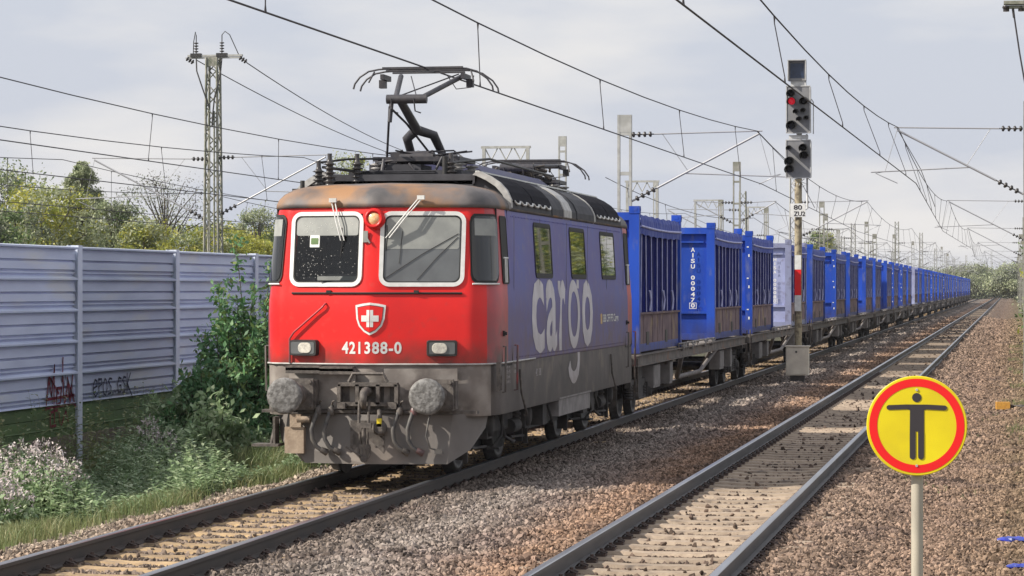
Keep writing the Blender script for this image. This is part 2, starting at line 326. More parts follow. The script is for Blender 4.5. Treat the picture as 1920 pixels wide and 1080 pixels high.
M['gravel'] = gravel_mat('gravel_ground'); M['stone'] = gravel_mat('ballast_stone', True)
xs = np.concatenate([[-400,-60,-30], np.arange(-18, 3.01, .1), [4,6,10,20,60,400]])
ys = np.concatenate([np.arange(8, 120, .35), np.arange(120, 900, 6), [1200, 2000]])
XX, YY = np.meshgrid(xs, ys); ZZ = gz(XX, YY); V = np.stack([XX, YY, ZZ], -1).reshape(-1, 3); nx, ny = len(xs), len(ys)
ii = (np.arange(ny-1)[:, None]*nx + np.arange(nx-1)[None]).ravel(); F = np.stack([ii, ii+1, ii+nx+1, ii+nx], -1)
bed = fastmesh('gravel_ground', V, F, ['gravel']); tag(bed, kind='structure')
# ballast stones: points + geometry nodes (nobody could count them)
def scatter(y0, y1, dens, size, xr, skip_rails=True):
    n = int((y1-y0)*(xr[1]-xr[0])*dens); x = RNG.uniform(*xr, n); y = RNG.uniform(y0, y1, n)
    # in view only
    d = -x*sT + y*cT; px = 960 + FPX*(x*cT+y*sT)/d; k = (px > -60) & (px < 1980)
    for XC in (XT, XR):
        r = np.abs(np.abs(x-XC)-.75); k &= r > .085
    ph = np.mod(y-.3, .6)
    onsl = ((np.abs(x-XT) < .78) | (np.abs(x-XR) < .78)) & (np.abs(ph-.3) < .155)
    k &= ~onsl | (RNG.random(n) < .018)
    veg = (x < -9.45) & (RNG.random(n) < .75); k &= ~veg
    right = (x > -.6) & (RNG.random(n) < .35); k &= ~right
    x, y = x[k], y[k]; z = gz(x, y) + RNG.uniform(-.010, .012, len(x))*size/.03
    z = np.where(((np.abs(x-XT) < .78) | (np.abs(x-XR) < .78)) & (np.abs(np.mod(y-.3,.6)-.3) < .155), -.172, z)
    return np.stack([x, y, z], -1), np.full(len(x), size)*RNG.uniform(.5, 1.0, len(x))**1.0*RNG.choice([1,1.25,1.7],len(x),p=[.55,.33,.12])
A = [scatter(20, 46, 560, .026, (-11.5, .6)), scatter(46, 75, 260, .033, (-10.5, 1.2)), scatter(75, 130, 90, .042, (-10, 2)), scatter(130, 240, 26, .07, (-9.8, 4))]
PV = np.concatenate([a[0] for a in A]); PS = np.concatenate([a[1] for a in A])
me = bpy.data.meshes.new('gravel'); me.vertices.add(len(PV)); me.vertices.foreach_set('co', PV.astype(np.float32).ravel())
at = me.attributes.new('sz', 'FLOAT', 'POINT'); at.data.foreach_set('value', PS.astype(np.float32)); me.update(); me.materials.append(M['stone'])
st = bpy.data.objects.new('gravel', me); COL.objects.link(st); tag(st, 'loose grey and rusty brown ballast stones heaped beside and between the rails', 'ballast', kind='stuff')
ng = bpy.data.node_groups.new('stones', 'GeometryNodeTree'); ng.interface.new_socket('Geometry', in_out='INPUT', socket_type='NodeSocketGeometry'); ng.interface.new_socket('Geometry', in_out='OUTPUT', socket_type='NodeSocketGeometry')
gi, go = N(ng, 'NodeGroupInput'), N(ng, 'NodeGroupOutput'); gl = ng.links.new
jg = N(ng, 'GeometryNodeJoinGeometry')
for k in range(5):
    ico = N(ng, 'GeometryNodeMeshIcoSphere'); ico.inputs['Subdivisions'].default_value = 1; ico.inputs['Radius'].default_value = 1
    ns = N(ng, 'ShaderNodeTexNoise'); ns.noise_dimensions = '4D'; ns.inputs['Scale'].default_value = .9; ns.inputs['W'].default_value = k*3.7
    vm = N(ng, 'ShaderNodeVectorMath', operation='SUBTRACT'); vm.inputs[1].default_value = (.5,.5,.5)
    vs_ = N(ng, 'ShaderNodeVectorMath', operation='SCALE'); vs_.inputs['Scale'].default_value = 2.6
    sp = N(ng, 'GeometryNodeSetPosition'); gl(ico.outputs[0], sp.inputs['Geometry']); gl(ns.outputs['Color'], vm.inputs[0]); gl(vm.outputs[0], vs_.inputs[0]); gl(vs_.outputs[0], sp.inputs['Offset'])
    tf = N(ng, 'GeometryNodeTransform'); tf.inputs['Scale'].default_value = (1.15, .9, .7); gl(sp.outputs[0], tf.inputs[0])
    ss = N(ng, 'GeometryNodeSetShadeSmooth'); ss.inputs['Shade Smooth'].default_value = False; gl(tf.outputs[0], ss.inputs[0])
    sm = N(ng, 'GeometryNodeSetMaterial'); sm.inputs['Material'].default_value = M['stone']; gl(ss.outputs[0], sm.inputs[0])
    g2 = N(ng, 'GeometryNodeGeometryToInstance'); gl(sm.outputs[0], g2.inputs[0]); gl(g2.outputs[0], jg.inputs[0])
ip = N(ng, 'GeometryNodeInstanceOnPoints'); ip.inputs['Pick Instance'].default_value = True
rv = N(ng, 'FunctionNodeRandomValue', data_type='FLOAT_VECTOR'); rv.inputs[0].default_value = (0,0,0); rv.inputs[1].default_value = (6.28,6.28,6.28)
ri = N(ng, 'FunctionNodeRandomValue', data_type='INT'); ri.inputs[4].default_value = 0; ri.inputs[5].default_value = 4; ri.inputs['Seed'].default_value = 5
na = N(ng, 'GeometryNodeInputNamedAttribute', data_type='FLOAT'); na.inputs['Name'].default_value = 'sz'
gl(gi.outputs[0], ip.inputs['Points']); gl(jg.outputs[0], ip.inputs['Instance']); gl(rv.outputs[0], ip.inputs['Rotation']); gl(ri.outputs[2], ip.inputs['Instance Index']); gl(na.outputs[0], ip.inputs['Scale'])
gl(ip.outputs[0], go.inputs[0]); md = st.modifiers.new('stones', 'NODES'); md.node_group = ng

# ================================================================== TRACKS
def rail_mesh(y0, y1, side):
    h = .172; P = [(-.075,-h),(.075,-h),(.075,-h+.012),(.012,-h+.03),(.012,-.05),(.036,-.04),(.036,-.008),(.028,0),(-.028,0),(-.036,-.008),(-.036,-.04),(-.012,-.05),(-.012,-h+.03),(-.075,-h+.012)]
    b = MB(); n = len(P); vs = []; yy = [y0, 60, 150, 400, y1]
    for y in yy: vs += [(x, y, z) for x, z in P]
    for k in range(len(yy)-1):
        for i in range(n):
            j = (i+1) % n; b.add([], []); f = (k*n+i, k*n+j, (k+1)*n+j, (k+1)*n+i)
            b.f.append(f[::-1]); b.m.append(1 if i in (6,7,8) else 0); b.sm.append(False)
    b.v = vs; b.f.append(tuple(range(n))); b.m.append(0); b.sm.append(False)
    return b
def sleeper_mesh():
    b = MB(); xs_ = [-1.3,-1.2,-.5,-.3,.3,.5,1.2,1.3]; zt = [-.20,-.168,-.170,-.182,-.182,-.170,-.168,-.20]; vs = []
    for x, z in zip(xs_, zt): vs += [(x,-.15,-.40),(x,.15,-.40),(x,.14,z-.03),(x,.11,z),(x,-.11,z),(x,-.14,z-.03)]
    n = 6
    fs = [(k*n+i, (k+1)*n+i, (k+1)*n+(i+1)%n, k*n+(i+1)%n) for k in range(7) for i in range(n)]
    b.add(vs, fs); b.add(vs[:6], [tuple(range(6))]); b.add(vs[-6:], [tuple(range(6))[::-1]]); return b
def fasten(b, x, s0):
    for s in (s0,):
        b.box((x+s*.115, 0, -.158), (.10, .12, .03)); b.tube([(x+s*.12,0,-.15),(x+s*.12,0,-.095)], .019, 6); b.lathe((x+s*.12,0,-.125), (0,0,1), [(0,.032),(.012,.032)], 8)
        b.tube([(x+s*.17,-.05,-.14),(x+s*.10,-.06,-.115),(x+s*.075,-.03,-.14),(x+s*.075,.03,-.14),(x+s*.10,.06,-.115),(x+s*.17,.05,-.14)], .009, 5)
    return b
slm = None
def make_track(XC, label, mats, smat, y1):
    t = thing('railway_track', (XC, 0, 0), label, 'railway track')
    for s in (-1, 1): rail_mesh(15, y1, s).build('rail', mats, t, (s*.7525, 0, 0))
    b = sleeper_mesh(); proto = b.build('sleeper', smat, t); f = [fasten(MB(), s*.7525, q).build('rail_fastening', 'clip', proto) for s in (-1, 1) for q in (-1, 1)]
    km = kidmap(proto); k0 = 37; proto.location = (0, .6*k0, 0)
    for k in range(k0+1, k0+100): dup(proto, (0, .6*k, 0), parent=t, kids=km)
    rest = MB()
    for k in range(k0+100, 560):
        y = .6*k; rest.box((0, y, -.27), (2.6, .27, .19), taper=.93)
    rest.build('far_sleepers', smat, t)['kind'] = 'stuff'
    return t
make_track(XT, 'dark railed track under the freight train, its sandy sleepers bare in front of the locomotive', ['railside','railtop'], 'sleeper', 700)
make_track(XR, 'empty free track with polished rail heads, right of the freight train', ['railside2','railtop'], 'sleeper2', 700)

# ================================================================== NOISE BARRIER
XB = -14.0; PY = [40.4+5.03*k for k in range(-2, 14)]
nb = thing('noise_barrier', (XB, PY[0], 0), 'long blue grey louvred noise barrier with pale posts, green bottom boards and graffiti', 'noise barrier')
mh = .474; ztop = 2.98
def module_prof(z1, h):   # x offset, z, downwards
    return [(0.03,z1),(0.06,z1-.012),(0.06,z1-.035),(.0,z1-.05),(.0,z1-.09),(.012,z1-.205),(-.035,z1-.215),(-.035,z1-.24),(0,z1-.242),(.01,z1-.35),(-.035,z1-.362),(-.035,z1-.385),(0,z1-.39),(.0,z1-.41),(-.04,z1-.42),(-.04,z1-.445),(.03,z1-h)]
def strip(b, prof, y0, y1, m=0):
    vs = []
    for y in (y0, y1): vs += [(x, y, z) for x, z in prof]+[(x-.1, y, z) for x, z in prof[::-1]]
    n = len(prof)*2
    b.add(vs, [(i, n+i, n+(i+1)%n, (i+1)%n) for i in range(n)], m); b.add(vs[:n], [tuple(range(n))], m); b.add(vs[n:], [tuple(range(n))[::-1]], m)
for k in range(len(PY)-1):
    y0, y1 = PY[k]-PY[0]+.07, PY[k+1]-PY[0]-.07
    b = MB()
    for i in range(5): strip(b, module_prof(ztop-i*mh, mh), y0, y1)
    pn = b.build('grey_panel', 'barrier', nb)
    b = MB(); strip(b, [(.03,z) if j%2==0 else (0,z-.0) for j, z in enumerate([.60,.585])]+[(0,.42),(-.02,.41),(0,.40),(0,.26),(.02,.25),(0,.24),(0,.135)], y0, y1)
    b.build('green_panel', 'bargreen', nb)
    b = MB(); b.box((-.05,(y0+y1)/2,-.2), (.14, y1-y0, .66)); b.build('concrete_plinth', 'concrete', nb)
for y in PY:
    b = MB(); y -= PY[0]
    b.box((.055, y, 1.25), (.014, .19, 3.5)); b.box((-.02, y, 1.25), (.14, .012, 3.5)); b.box((-.12, y, 1.25), (.014, .19, 3.5))
    b.build('post', 'barpost', nb)
# graffiti: brush strokes in (along, up) metres on the panel
def spray(strokes, y0, z0, sc, m, wd=.022, name='graffiti', label=None, sl=0):
    b = MB()
    for s in strokes:
        pts = [((p[0]+sl*p[1])*sc[0]+y0, p[1]*sc[1]+z0) for p in s]
        for (a, c) in zip(pts[:-1], pts[1:]):
            dx, dy = c[0]-a[0], c[1]-a[1]; L_ = sqrt(dx*dx+dy*dy) or 1; nx_, ny_ = -dy/L_*wd/2, dx/L_*wd/2; ex, ey = dx/L_*wd/3, dy/L_*wd/3
            q = [(a[0]-nx_-ex,a[1]-ny_-ey),(c[0]-nx_+ex,c[1]-ny_+ey),(c[0]+nx_+ex,c[1]+ny_+ey),(a[0]+nx_-ex,a[1]+ny_-ey)]
            b.add([(.02, u, v) for u, v in q], [(0,1,2,3)])
    o = b.build(name, m, nb);
    if label: o['label'] = label
E=[[(.1,.5),(.5,.6),(.55,.9),(.3,1.0),(.08,.7),(.1,.2),(.35,0),(.6,.15)]]
R_=[[(.15,-.1),(.15,1.05)],[(.1,1),(.5,1),(.55,.7),(.15,.55)]]
O_=[[(.3,1),(.08,.6),(.15,.1),(.4,0),(.6,.4),(.5,.9),(.3,1)]]
S_=[[(.6,.95),(.3,1),(.15,.8),(.5,.45),(.45,.1),(.1,.05)]]
D_=[[(.05,.1),(.15,.1)],[(.35,.12),(.45,.12)]]
G_=[[(.6,.9),(.3,1),(.1,.6),(.2,.1),(.55,.1),(.58,.5),(.35,.5)]]
K_=[[(.1,0),(.15,1.2)],[(.6,1.2),(.15,.5),(.95,-.35)],[(.2,.55),(.85,-.3)]]
word=[]
for i, g in enumerate([E,R_,O_,S_,D_,G_,S_,K_]): word += [[(p[0]+i*.62, p[1]) for p in s] for s in g]
g0 = Yat(172, XB)-PY[0]; g1 = Yat(245, XB)-PY[0]; spray(word, g0, Zat(740, XB, Yat(200,XB)), ((g1-g0)/5.1, .26), 'sprayblack', .03, label='black graffiti reading eros gsk in thin letters')
g0 = Yat(84, XB)-PY[0]; g1 = Yat(137, XB)-PY[0]
tagr = [[(0,0),(.1,.9),(.2,.4),(.3,1.3),(.28,0)],[(.1,1.0),(.45,.45)],[(.35,.1),(.4,.6),(.55,.6),(.5,.15),(.36,.1)],[(.6,1.5),(.58,.8)],[(.6,.9),(.65,0),(.78,.8),(.85,.1),(.95,.95)],[(.0,.3),(1,.35)],[(.05,.05),(1.0,.1)],[(.75,.9),(1.05,0)],[(.15,-.5),(.15,-.1),(.4,-.05)],[(.2,-.5),(.35,-.5)],[(.7,-.1),(.55,-.5)],[(.7,-.1),(.8,-.5)],[(.3,-.05),(.3,-.4)],[(.45,-.1),(.5,-.45)]]
spray(tagr, g0, Zat(765, XB, Yat(110,XB)), (g1-g0, .50), 'sprayred', .042, label='dark red graffiti tag low on the panel')
spray([[(.05,.4),(.2,1.1),(.22,.2)],[(.62,.6),(.7,1.2)],[(.8,.2),(.92,.9),(1.0,.2)]], g0, Zat(765, XB, Yat(110,XB)), (g1-g0, .42), 'sprayblack', .022, label='black scribble beside the red tag')
# ================================================================== LOCOMOTIVE  (local: x right, y back from the buffer faces, z up)
YB = 32.4; LL = 15.4
loco = thing('electric_locomotive', (XT, YB, 0), 'red fronted electric locomotive with blue sides lettered cargo, pulling the freight train', 'locomotive')
def plan(u, W, S):
    a = abs(u); sg = -1 if u < 0 else 1; q = W/1.485
    rear = a > 3; a = 6-a if rear else a; xf = 1.13*q; y2 = S+.24+.66*q
    if a <= 1: x, y = xf*a, S+.24*a
    elif a <= 2: t = (a-1)*pi/2; x = xf+(W-xf)*sin(t); y = S+.24+.66*q*(1-cos(t))
    else: x, y = W, y2+(a-2)*(LL/2-y2)
    return (sg*x, LL-y if rear else y)
LEV = [(.77,1.475,.84),(.80,1.48,.82),(1.405,1.48,.82),(1.41,1.487,.80),(1.425,1.487,.80),(2.0,1.485,.80),(2.2,1.482,.82),(2.28,1.475,.835),(2.39,1.468,.853),(3.27,1.414,.995),(3.30,1.412,1.0),(3.345,1.405,1.01)]
def ws(z): return np.interp(z, [l[0] for l in LEV], [l[1] for l in LEV]), np.interp(z, [l[0] for l in LEV], [l[2] for l in LEV])
US = [0,.08,.13,.5,.92,.93,1] + [1+.1*k for k in range(1, 10)] + [2,2.07]+[2.2,2.4,2.6,2.8]
USR = US + [3] + [6-u for u in US[::-1]]
ring = USR + [-u for u in USR[-2:0:-1]]
def loft(levels, mf, name, mats, cap=None):
    b = MB(); n = len(ring)
    for z, W, S in levels: b.v += [(*plan(u, W, S), z) for u in ring]
    for k in range(len(levels)-1):
        for i in range(n):
            j = (i+1) % n
            if name == 'body' and abs(levels[k][0]-2.39) < .01 and max(ring[i], ring[j]) < -.12 and min(ring[i], ring[j]) > -.935: continue
            b.f.append((k*n+i, k*n+j, (k+1)*n+j, (k+1)*n+i)); u = (abs(ring[i])+abs(ring[j]))/2
            if abs(ring[i]) > 5.9 or abs(ring[j]) > 5.9: u = 5.95
            b.m.append(mf(u, levels[k][0])); b.sm.append(True)
    if cap: b.f.append(tuple((len(levels)-1)*n+i for i in range(n))); b.m.append(mf(0, 9)); b.sm.append(False)
    return b.build(name, mats, loco)
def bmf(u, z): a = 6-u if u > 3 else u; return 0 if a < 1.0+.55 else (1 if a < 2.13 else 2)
body = loft([l for l in LEV if l[0] >= 1.405], bmf, 'body', ['red','redshaded','blue'])
body['label'] = 'red cab ends and blue side walls'
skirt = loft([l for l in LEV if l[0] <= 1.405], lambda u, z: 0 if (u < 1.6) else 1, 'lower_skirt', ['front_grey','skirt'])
# roof cap
RL = [(3.345,1.405,1.01),(3.347,1.43,.985),(3.40,1.425,.99),(3.46,1.40,1.02),(3.53,1.34,1.08),(3.59,1.24,1.17),(3.635,1.08,1.34),(3.665,.85,1.6),(3.685,.5,2.0),(3.69,.2,2.4)]
roof = loft(RL, lambda u, z: 0, 'roof', ['roof'], cap=True)
# shoulder hood with louvres
SH = [(1.428,3.36),(1.425,3.46),(1.37,3.58),(1.28,3.68),(1.16,3.76),(1.03,3.82),(.98,3.83),(.97,3.70)]
sh0, sh1 = 2.55, 12.85
def shell(b, pr, y0, y1, off=0, m=0, sides=(1,-1), th=.03, lean=.0):
    for s in sides:
        vs = []
        for y, lf in ((y0, lean), (y1, 0)):
            vs += [(s*(x+off), y+lf*(z-3.4), z+off*.7) for x, z in pr]+[(s*(x-th), y+lf*(z-3.4), z-th) for x, z in pr[::-1]]
        n = len(pr)*2; fs = [(i, (i+1)%n, n+(i+1)%n, n+i) for i in range(n)]+[tuple(range(n))[::-1], tuple(range(n, 2*n))]
        if s > 0: fs = [f[::-1] for f in fs]
        b.add(vs, fs, m)
b = MB(); shell(b, SH, sh0, sh1); b.box((0, (sh0+sh1)/2, 3.71), (1.92, sh1-sh0-.1, .05)); b.build('roof_shoulder', 'shoulder', loco)
SHm = SH[:7]
for (a, c) in ((2.75,4.25),(4.32,5.75),(10.0,11.3),(11.37,12.65)):
    for s in (1, -1):
        b = MB(); shell(b, SHm[1:6], a, c, .018, sides=(s,)); b.build('louvre_panel', 'louvre', loco)
for (a, c) in ((6.9,7.6),(8.1,8.16),(5.85,5.9),(9.85,9.93)):
    b = MB(); shell(b, SHm[:6], a, c, .012); b.build('roof_rib', 'pale' if c-a > .5 or a > 9 else 'shoulder', loco)
b = MB(); shell(b, SHm, 2.5, 2.60, .03); b.build('roof_edge_strip', 'pale', loco)
b = MB(); BH = [(x-.02, z-.012) for x, z in SH[:7]]; b.prism(BH+[(-x, z) for x, z in BH[::-1]], lambda p: Vector((p[0], 2.60, p[1])), lambda p: Vector((p[0], 2.66, p[1]))); b.build('hood_bulkhead', 'shoulder', loco)
for s in (1,-1):
    b = MB(); b.box((s*1.005, (sh0+sh1)/2, 3.845), (.05, sh1-sh0, .02)); b.build('gutter_rail', 'white', loco)
    b = MB()
    for a, c in ((2.8, 5.7), (10.05, 12.6)):
        n = int((c-a)/.42); b = MB()
        for k in range(n):
            y = a+(c-a)*(k+.5)/n; b.tube([(s*1.44, y-.2, 3.475),(s*1.455,y-.1,3.44),(s*1.455,y+.1,3.44),(s*1.44,y+.2,3.475)], .014, 5)
        b.build('louvre_hem', 'white', loco)
    b.build('louvre_hem', 'white', loco) if False else None
# surface helpers: front (x,z) and right side (y,z)
def FP(x, z, off=0):
    W, S = ws(z); q = W/1.485; y = S + .24*abs(x)/(1.13*q); sl = .24/1.13*(1 if x > 0 else -1)
    nrm = Vector((sl, -1, .13 if z > 2.28 else 0)).normalized(); return Vector((x, y, z)) + nrm*off
def SP(y, z, off=0, s=1): return Vector((s*(ws(z)[0]+off), y, z))
def CP(u, z, off=0):
    W, S = ws(z); x, y = plan(u, W+off, S-off); return Vector((x, y, z))
def rrect(w, h, r, n=5):
    P = []
    for cx, cy, a0 in ((w/2-r,h/2-r,0),(-w/2+r,h/2-r,pi/2),(-w/2+r,-h/2+r,pi),(w/2-r,-h/2+r,3*pi/2)):
        P += [(cx+r*cos(a0+k*pi/2/n), cy+r*sin(a0+k*pi/2/n)) for k in range(n+1)]
    return P
def patch(P2, f, off, m, name, parent, thick=0):       # filled outline mapped on a surface, with a rim down to it
    b = MB(); n = len(P2); vs = [f(p[0], p[1], off) for p in P2]; c = (sum(p[0] for p in P2)/n, sum(p[1] for p in P2)/n)
    vs2 = [f(p[0], p[1], -.01) for p in P2]; vs += vs2 + [f(*c, off)]
    b.add(vs, [(i, (i+1)%n, 2*n) for i in range(n)]+[(i, n+i, n+(i+1)%n, (i+1)%n) for i in range(n)]); return b.build(name, m, parent)
def ringpatch(P2, Q2, f, off, m, name, parent):
    b = MB(); n = len(P2)
    vs = [f(*p, off) for p in P2]+[f(*p, off) for p in Q2]+[f(*p, -.01) for p in P2]+[f(*p, -.01) for p in Q2]
    fs = []
    for i in range(n):
        j = (i+1) % n; fs += [(i,j,n+j,n+i),(2*n+i,2*n+j,j,i),(n+i,n+j,3*n+j,3*n+i)]
    b.add(vs, fs); return b.build(name, m, parent)
def shift(P, x, z): return [(a+x, b+z) for a, b in P]
def window(cx, cz, w, h, r, f, frame, glass, fw=.05, off=.02):
    P = shift(rrect(w, h, r), cx, cz); Q = shift(rrect(w-2*fw, h-2*fw, max(r-fw,.02)), cx, cz); R = shift(rrect(w-2*fw-.03, h-2*fw-.03, max(r-fw,.02)), cx, cz)
    o = ringpatch(P, Q, f, off, frame, 'window', loco)
    patch(shift(rrect(w-2*fw+.01, h-2*fw+.01, max(r-fw,.02)), cx, cz), f, .006, glass, 'pane', o)
    ringpatch(Q, R, f, off*.6, 'rubber', 'seal', o)
    return o
# windscreens
wl = window(-.605, 2.83, .97, .93, .13, FP, 'white', 'cabglass'); wl['label'] = 'left windscreen, dark and spotted with flies'
wr = window(.605, 2.83, 1.03, .93, .13, FP, 'white', 'glassgrey'); wr['label'] = 'right windscreen, screened pale grey'
patch(shift(rrect(.83, .24, .03), -.605, 3.12), FP, .0085, 'shade', 'sun_blind', wl)
patch(shift(rrect(.88, .40, .03), .605, 3.03), FP, .0085, 'shade', 'sun_blind', wr)
patch(shift(rrect(.13, .15, .01), -.77, 2.93), FP, .011, 'white', 'notice', wl); patch(shift(rrect(.10, .08, .01), -.77, 2.93), FP, .013, 'bargreen', 'notice_mark', wl)
b = MB()
for k in range(170):
    x = random.uniform(-1.0, -.2); z = random.uniform(2.46, 3.18); r = random.uniform(.002, .0065); a = random.uniform(0, 3)
    if k % 3 == 0: x = random.uniform(-1.0, -.7)
    c = FP(x, z, .0135); b.add([c+Vector((cos(a+t)*r*(1.6 if t < .1 else 1), 0, sin(a+t)*r)) for t in (0, 2.1, 4.2)], [(0,1,2)])
b.build('insect_specks', 'speck', wl)
def inner(b, c, d):        # box seen from inside
    n = len(b.f); b.box(c, d); b.f[n:] = [f[::-1] for f in b.f[n:]]
b = MB(); x0, x1, y0, y1, z0, z1 = -1.34, .02, 1.16, 2.5, 1.9, 3.33
b.add([(x0,y0+.3,z0),(x1,y0,z0),(x1,y1,z0),(x0,y1,z0),(x0,y0+.3,z1),(x1,y0,z1),(x1,y1,z1),(x0,y1,z1)], [(0,1,2,3),(4,5,6,7),(1,2,6,5),(2,3,7,6),(3,0,4,7)]); b.build('cab_interior', 'cabwall', loco)
b = MB(); b.box((-.62,1.42,2.36),(1.2,.42,.10)); b.box((-.5,1.5,2.46),(.5,.2,.12)); b.box((-.95,1.5,2.44),(.2,.16,.10)); b.build('driver_desk', 'wagonlight', loco)
b = MB(); b.box((-.66,2.05,2.62),(.46,.12,.62), taper=.85); b.box((-.66,2.03,2.99),(.26,.1,.16)); b.box((-.66,1.9,2.3),(.46,.4,.1)); b.build('driver_seat', 'black', loco)
b = MB(); b.box((-.28,2.46,2.7),(.34,.02,1.0)); b.box((-1.05,2.46,2.9),(.3,.02,.5)); b.build('rear_cab_panel', 'glassgrey', loco)
b = MB(); b.box(FP(-.45, 2.47, -.0)+Vector((0,-.012,0)), (.5,.01,.05)); b.build('desk_edge', 'shade', wl)
b = MB()
for a, c in (((.17,2.47),(1.03,3.02)),((.55,2.45),(1.03,2.98)),((.36,3.05),(.33,2.65))): b.tube([FP(*a, .012), FP((a[0]+c[0])/2, (a[1]+c[1])/2+.02, .012), FP(*c, .012)], .004, 4)
b.build('cable', 'black', wr)
# corner panes (curved) and cab side windows
def CPX(s): return lambda u, z, off: (lambda v: Vector((v.x*s, v.y, v.z)))(CP(u, z, off))
for s in (1, -1):
    P = [(1.5+x, 2.86+z) for x, z in rrect(.74, .93, .10)]; P = [(max(1.06, u), z) for u, z in P]
    b = MB(); f = CPX(s)
    n = 10; uu = [1.14+.70*i/n for i in range(n+1)]; z0, z1 = 2.41, 3.27
    for off, du, dz, mm, nm in ((.012, 0, 0, 'rubber', 'corner_window'), (.018, .03, .03, 'glass', 'pane')):
        b = MB(); vs = []
        us_ = [1.14+du+(.72-2*du)*i/n for i in range(n+1)]
        rows = [(z0+dz, .1), (z0+dz+.04, .03), (z0+dz+.10, 0), (z1-dz-.10, 0), (z1-dz-.04, .03), (z1-dz, .1)]
        for z, ins in rows:
            for i, u in enumerate(us_): vs.append(f(us_[0]+ins+(us_[-1]-us_[0]-2*ins)*i/n, z, off))
        fs = [(r*(n+1)+i, r*(n+1)+i+1, (r+1)*(n+1)+i+1, (r+1)*(n+1)+i) for r in range(5) for i in range(n)]
        if s < 0: fs = [q[::-1] for q in fs]
        b.add(vs, fs, smooth=True)
        if nm == 'corner_window': cw = b.build(nm, mm, loco)
        else:
            b.build(nm, mm, cw)
            b = MB(); vs = [f(u, z, .021) for z in (3.0, 3.21) for u in us_[1:-1]]; k = n-1
            b.add(vs, [(i, i+1, k+i+1, k+i) for i in range(k-1)]); b.build('curtain', 'shade', cw)
            b = MB(); b.tube([f(u, z0-.01, .02) for u in us_], .012, 5); b.build('sill', 'white', cw)
    for yy in (2.05, LL-2.05):
        q = lambda y, z, off, s=s: SP(y, z, off, s)
        d = ringpatch(shift(rrect(.74, 2.0, .03), yy, 2.37), shift(rrect(.71, 1.97, .03), yy, 2.37), q, .007, 'rubber', 'cab_door', loco)
        w_ = ringpatch(shift(rrect(.44,.86,.06), yy, 2.83), shift(rrect(.40,.82,.05), yy, 2.83), q, .014, 'rubber', 'door_window', d); patch(shift(rrect(.41,.83,.05), yy, 2.83), q, .009, 'rubber', 'pane', d)  # matte black sheet stands for the shade inside the open door window
        b = MB(); b.tube([q(yy-.1, 2.42, .02), q(yy-.1, 2.72, .03)], .012, 6); b.tube([q(yy, 2.42, .02), q(yy, 2.72, .03)], .012, 6); b.tube([q(yy-.14,2.73,.02), q(yy+.1,2.73,.03)], .012, 6); b.build('handle', 'white', d)
        b = MB(); b.box(q(yy-.28, 1.78, .01), (.03,.06,.07)); b.tube([q(yy-.28,1.78,.02), q(yy-.28,1.78,.05)], .02, 8); b.build('door_lock', 'black', d)
        for dy in (-.42, .42):
            b = MB(); b.tube([q(yy+dy,1.05,.02), q(yy+dy,1.05,.06), q(yy+dy,1.62,.06), q(yy+dy,1.62,.02)], .014, 6); b.build('door_grab_rail', 'redshaded' if dy > 0 else 'skirt', loco)
# machine room windows, right and left side
for y0p, y1p in ((1003,1035),(1070,1098),(1127,1153)):
    XS = XT+1.45; ya, yb = Yat(y0p, XS)-YB, Yat(y1p, XS)-YB
    for s in (1, -1):
        q = lambda y, z, off, s=s: SP(y, z, off, s)
        window((ya+yb)/2, 2.86, yb-ya, .75, .09, q, 'rubber', 'sideglass', fw=.05, off=.012)
# lettering on the side
def side_text(txt, y0, z0, wd, hh, m, name, bold=0, off=.004, space=1, parent=loco, label=None):
    o = put_text(txt, lambda u, v: SP(y0+u, z0+v, off), wd, hh, bold, space).build(name, m, parent)
    if label: o['label'] = label
    return o
XS = XT+1.49
ya, yb = Yat(997, XS)-YB, Yat(1113, XS)-YB
PYX = lambda px: Yat(px, XS)-YB
def side_map(y0, z0, off): return lambda u, v: SP(y0+u, z0+v, off)
XH = 1.0; ZB_ = 1.47
for i, (ch, p0, p1, dz) in enumerate((('c',998,1021.5,0),('a',1025,1045,0),('r',1049,1062,0),('o',1092,1112,0))):
    ya, yb = PYX(p0), PYX(p1)
    o = put_text(ch, side_map(ya, ZB_, .004), yb-ya, XH, .022).build('letter', 'decal', loco)
    if i == 0: o['label'] = 'big pale letter c, first of the word cargo'
# the single storey g: bowl, stem and hook
ya, yb = PYX(1066), PYX(1088); gw = yb-ya; bw = .21; b = MB(); n = 36
cx, cz, rx, rz_ = ya+gw/2-.0, ZB_+XH/2, gw/2, XH/2
b.add([SP(cx+rx*cos(2*pi*i/n), cz+rz_*sin(2*pi*i/n), .004) for i in range(n)]+[SP(cx+(rx-bw)*cos(2*pi*i/n), cz+(rz_-.17)*sin(2*pi*i/n), .004) for i in range(n)], [(i,(i+1)%n,n+(i+1)%n,n+i) for i in range(n)])
ys_ = yb-bw/2; P = [(ys_, ZB_+XH)]+[(ys_-(gw/2-bw/2)*(1-cos(t)), ZB_-.16-.26*sin(t)) for t in np.linspace(0, pi*.93, 15)]
V_ = []
for i, p in enumerate(P):
    q0, q1 = P[max(i-1,0)], P[min(i+1,len(P)-1)]; d = Vector((q1[0]-q0[0], q1[1]-q0[1])).normalized(); wd = bw/2*(1 if abs(d.y) > .6 else .85)
    V_ += [SP(p[0]-d.y*wd, p[1]+d.x*wd, .006), SP(p[0]+d.y*wd, p[1]-d.x*wd, .006)]
b.add(V_, [(2*i,2*i+1,2*i+3,2*i+2) for i in range(len(P)-1)]); b.build('letter', 'decal', loco)
y5, y6 = Yat(1131, XS)-YB, Yat(1160, XS)-YB
side_text('SBB CFF FFS Cargo', y5, 1.78, y6-y5, .16, 'white', 'lettering', bold=.02, label='small white SBB CFF FFS Cargo')
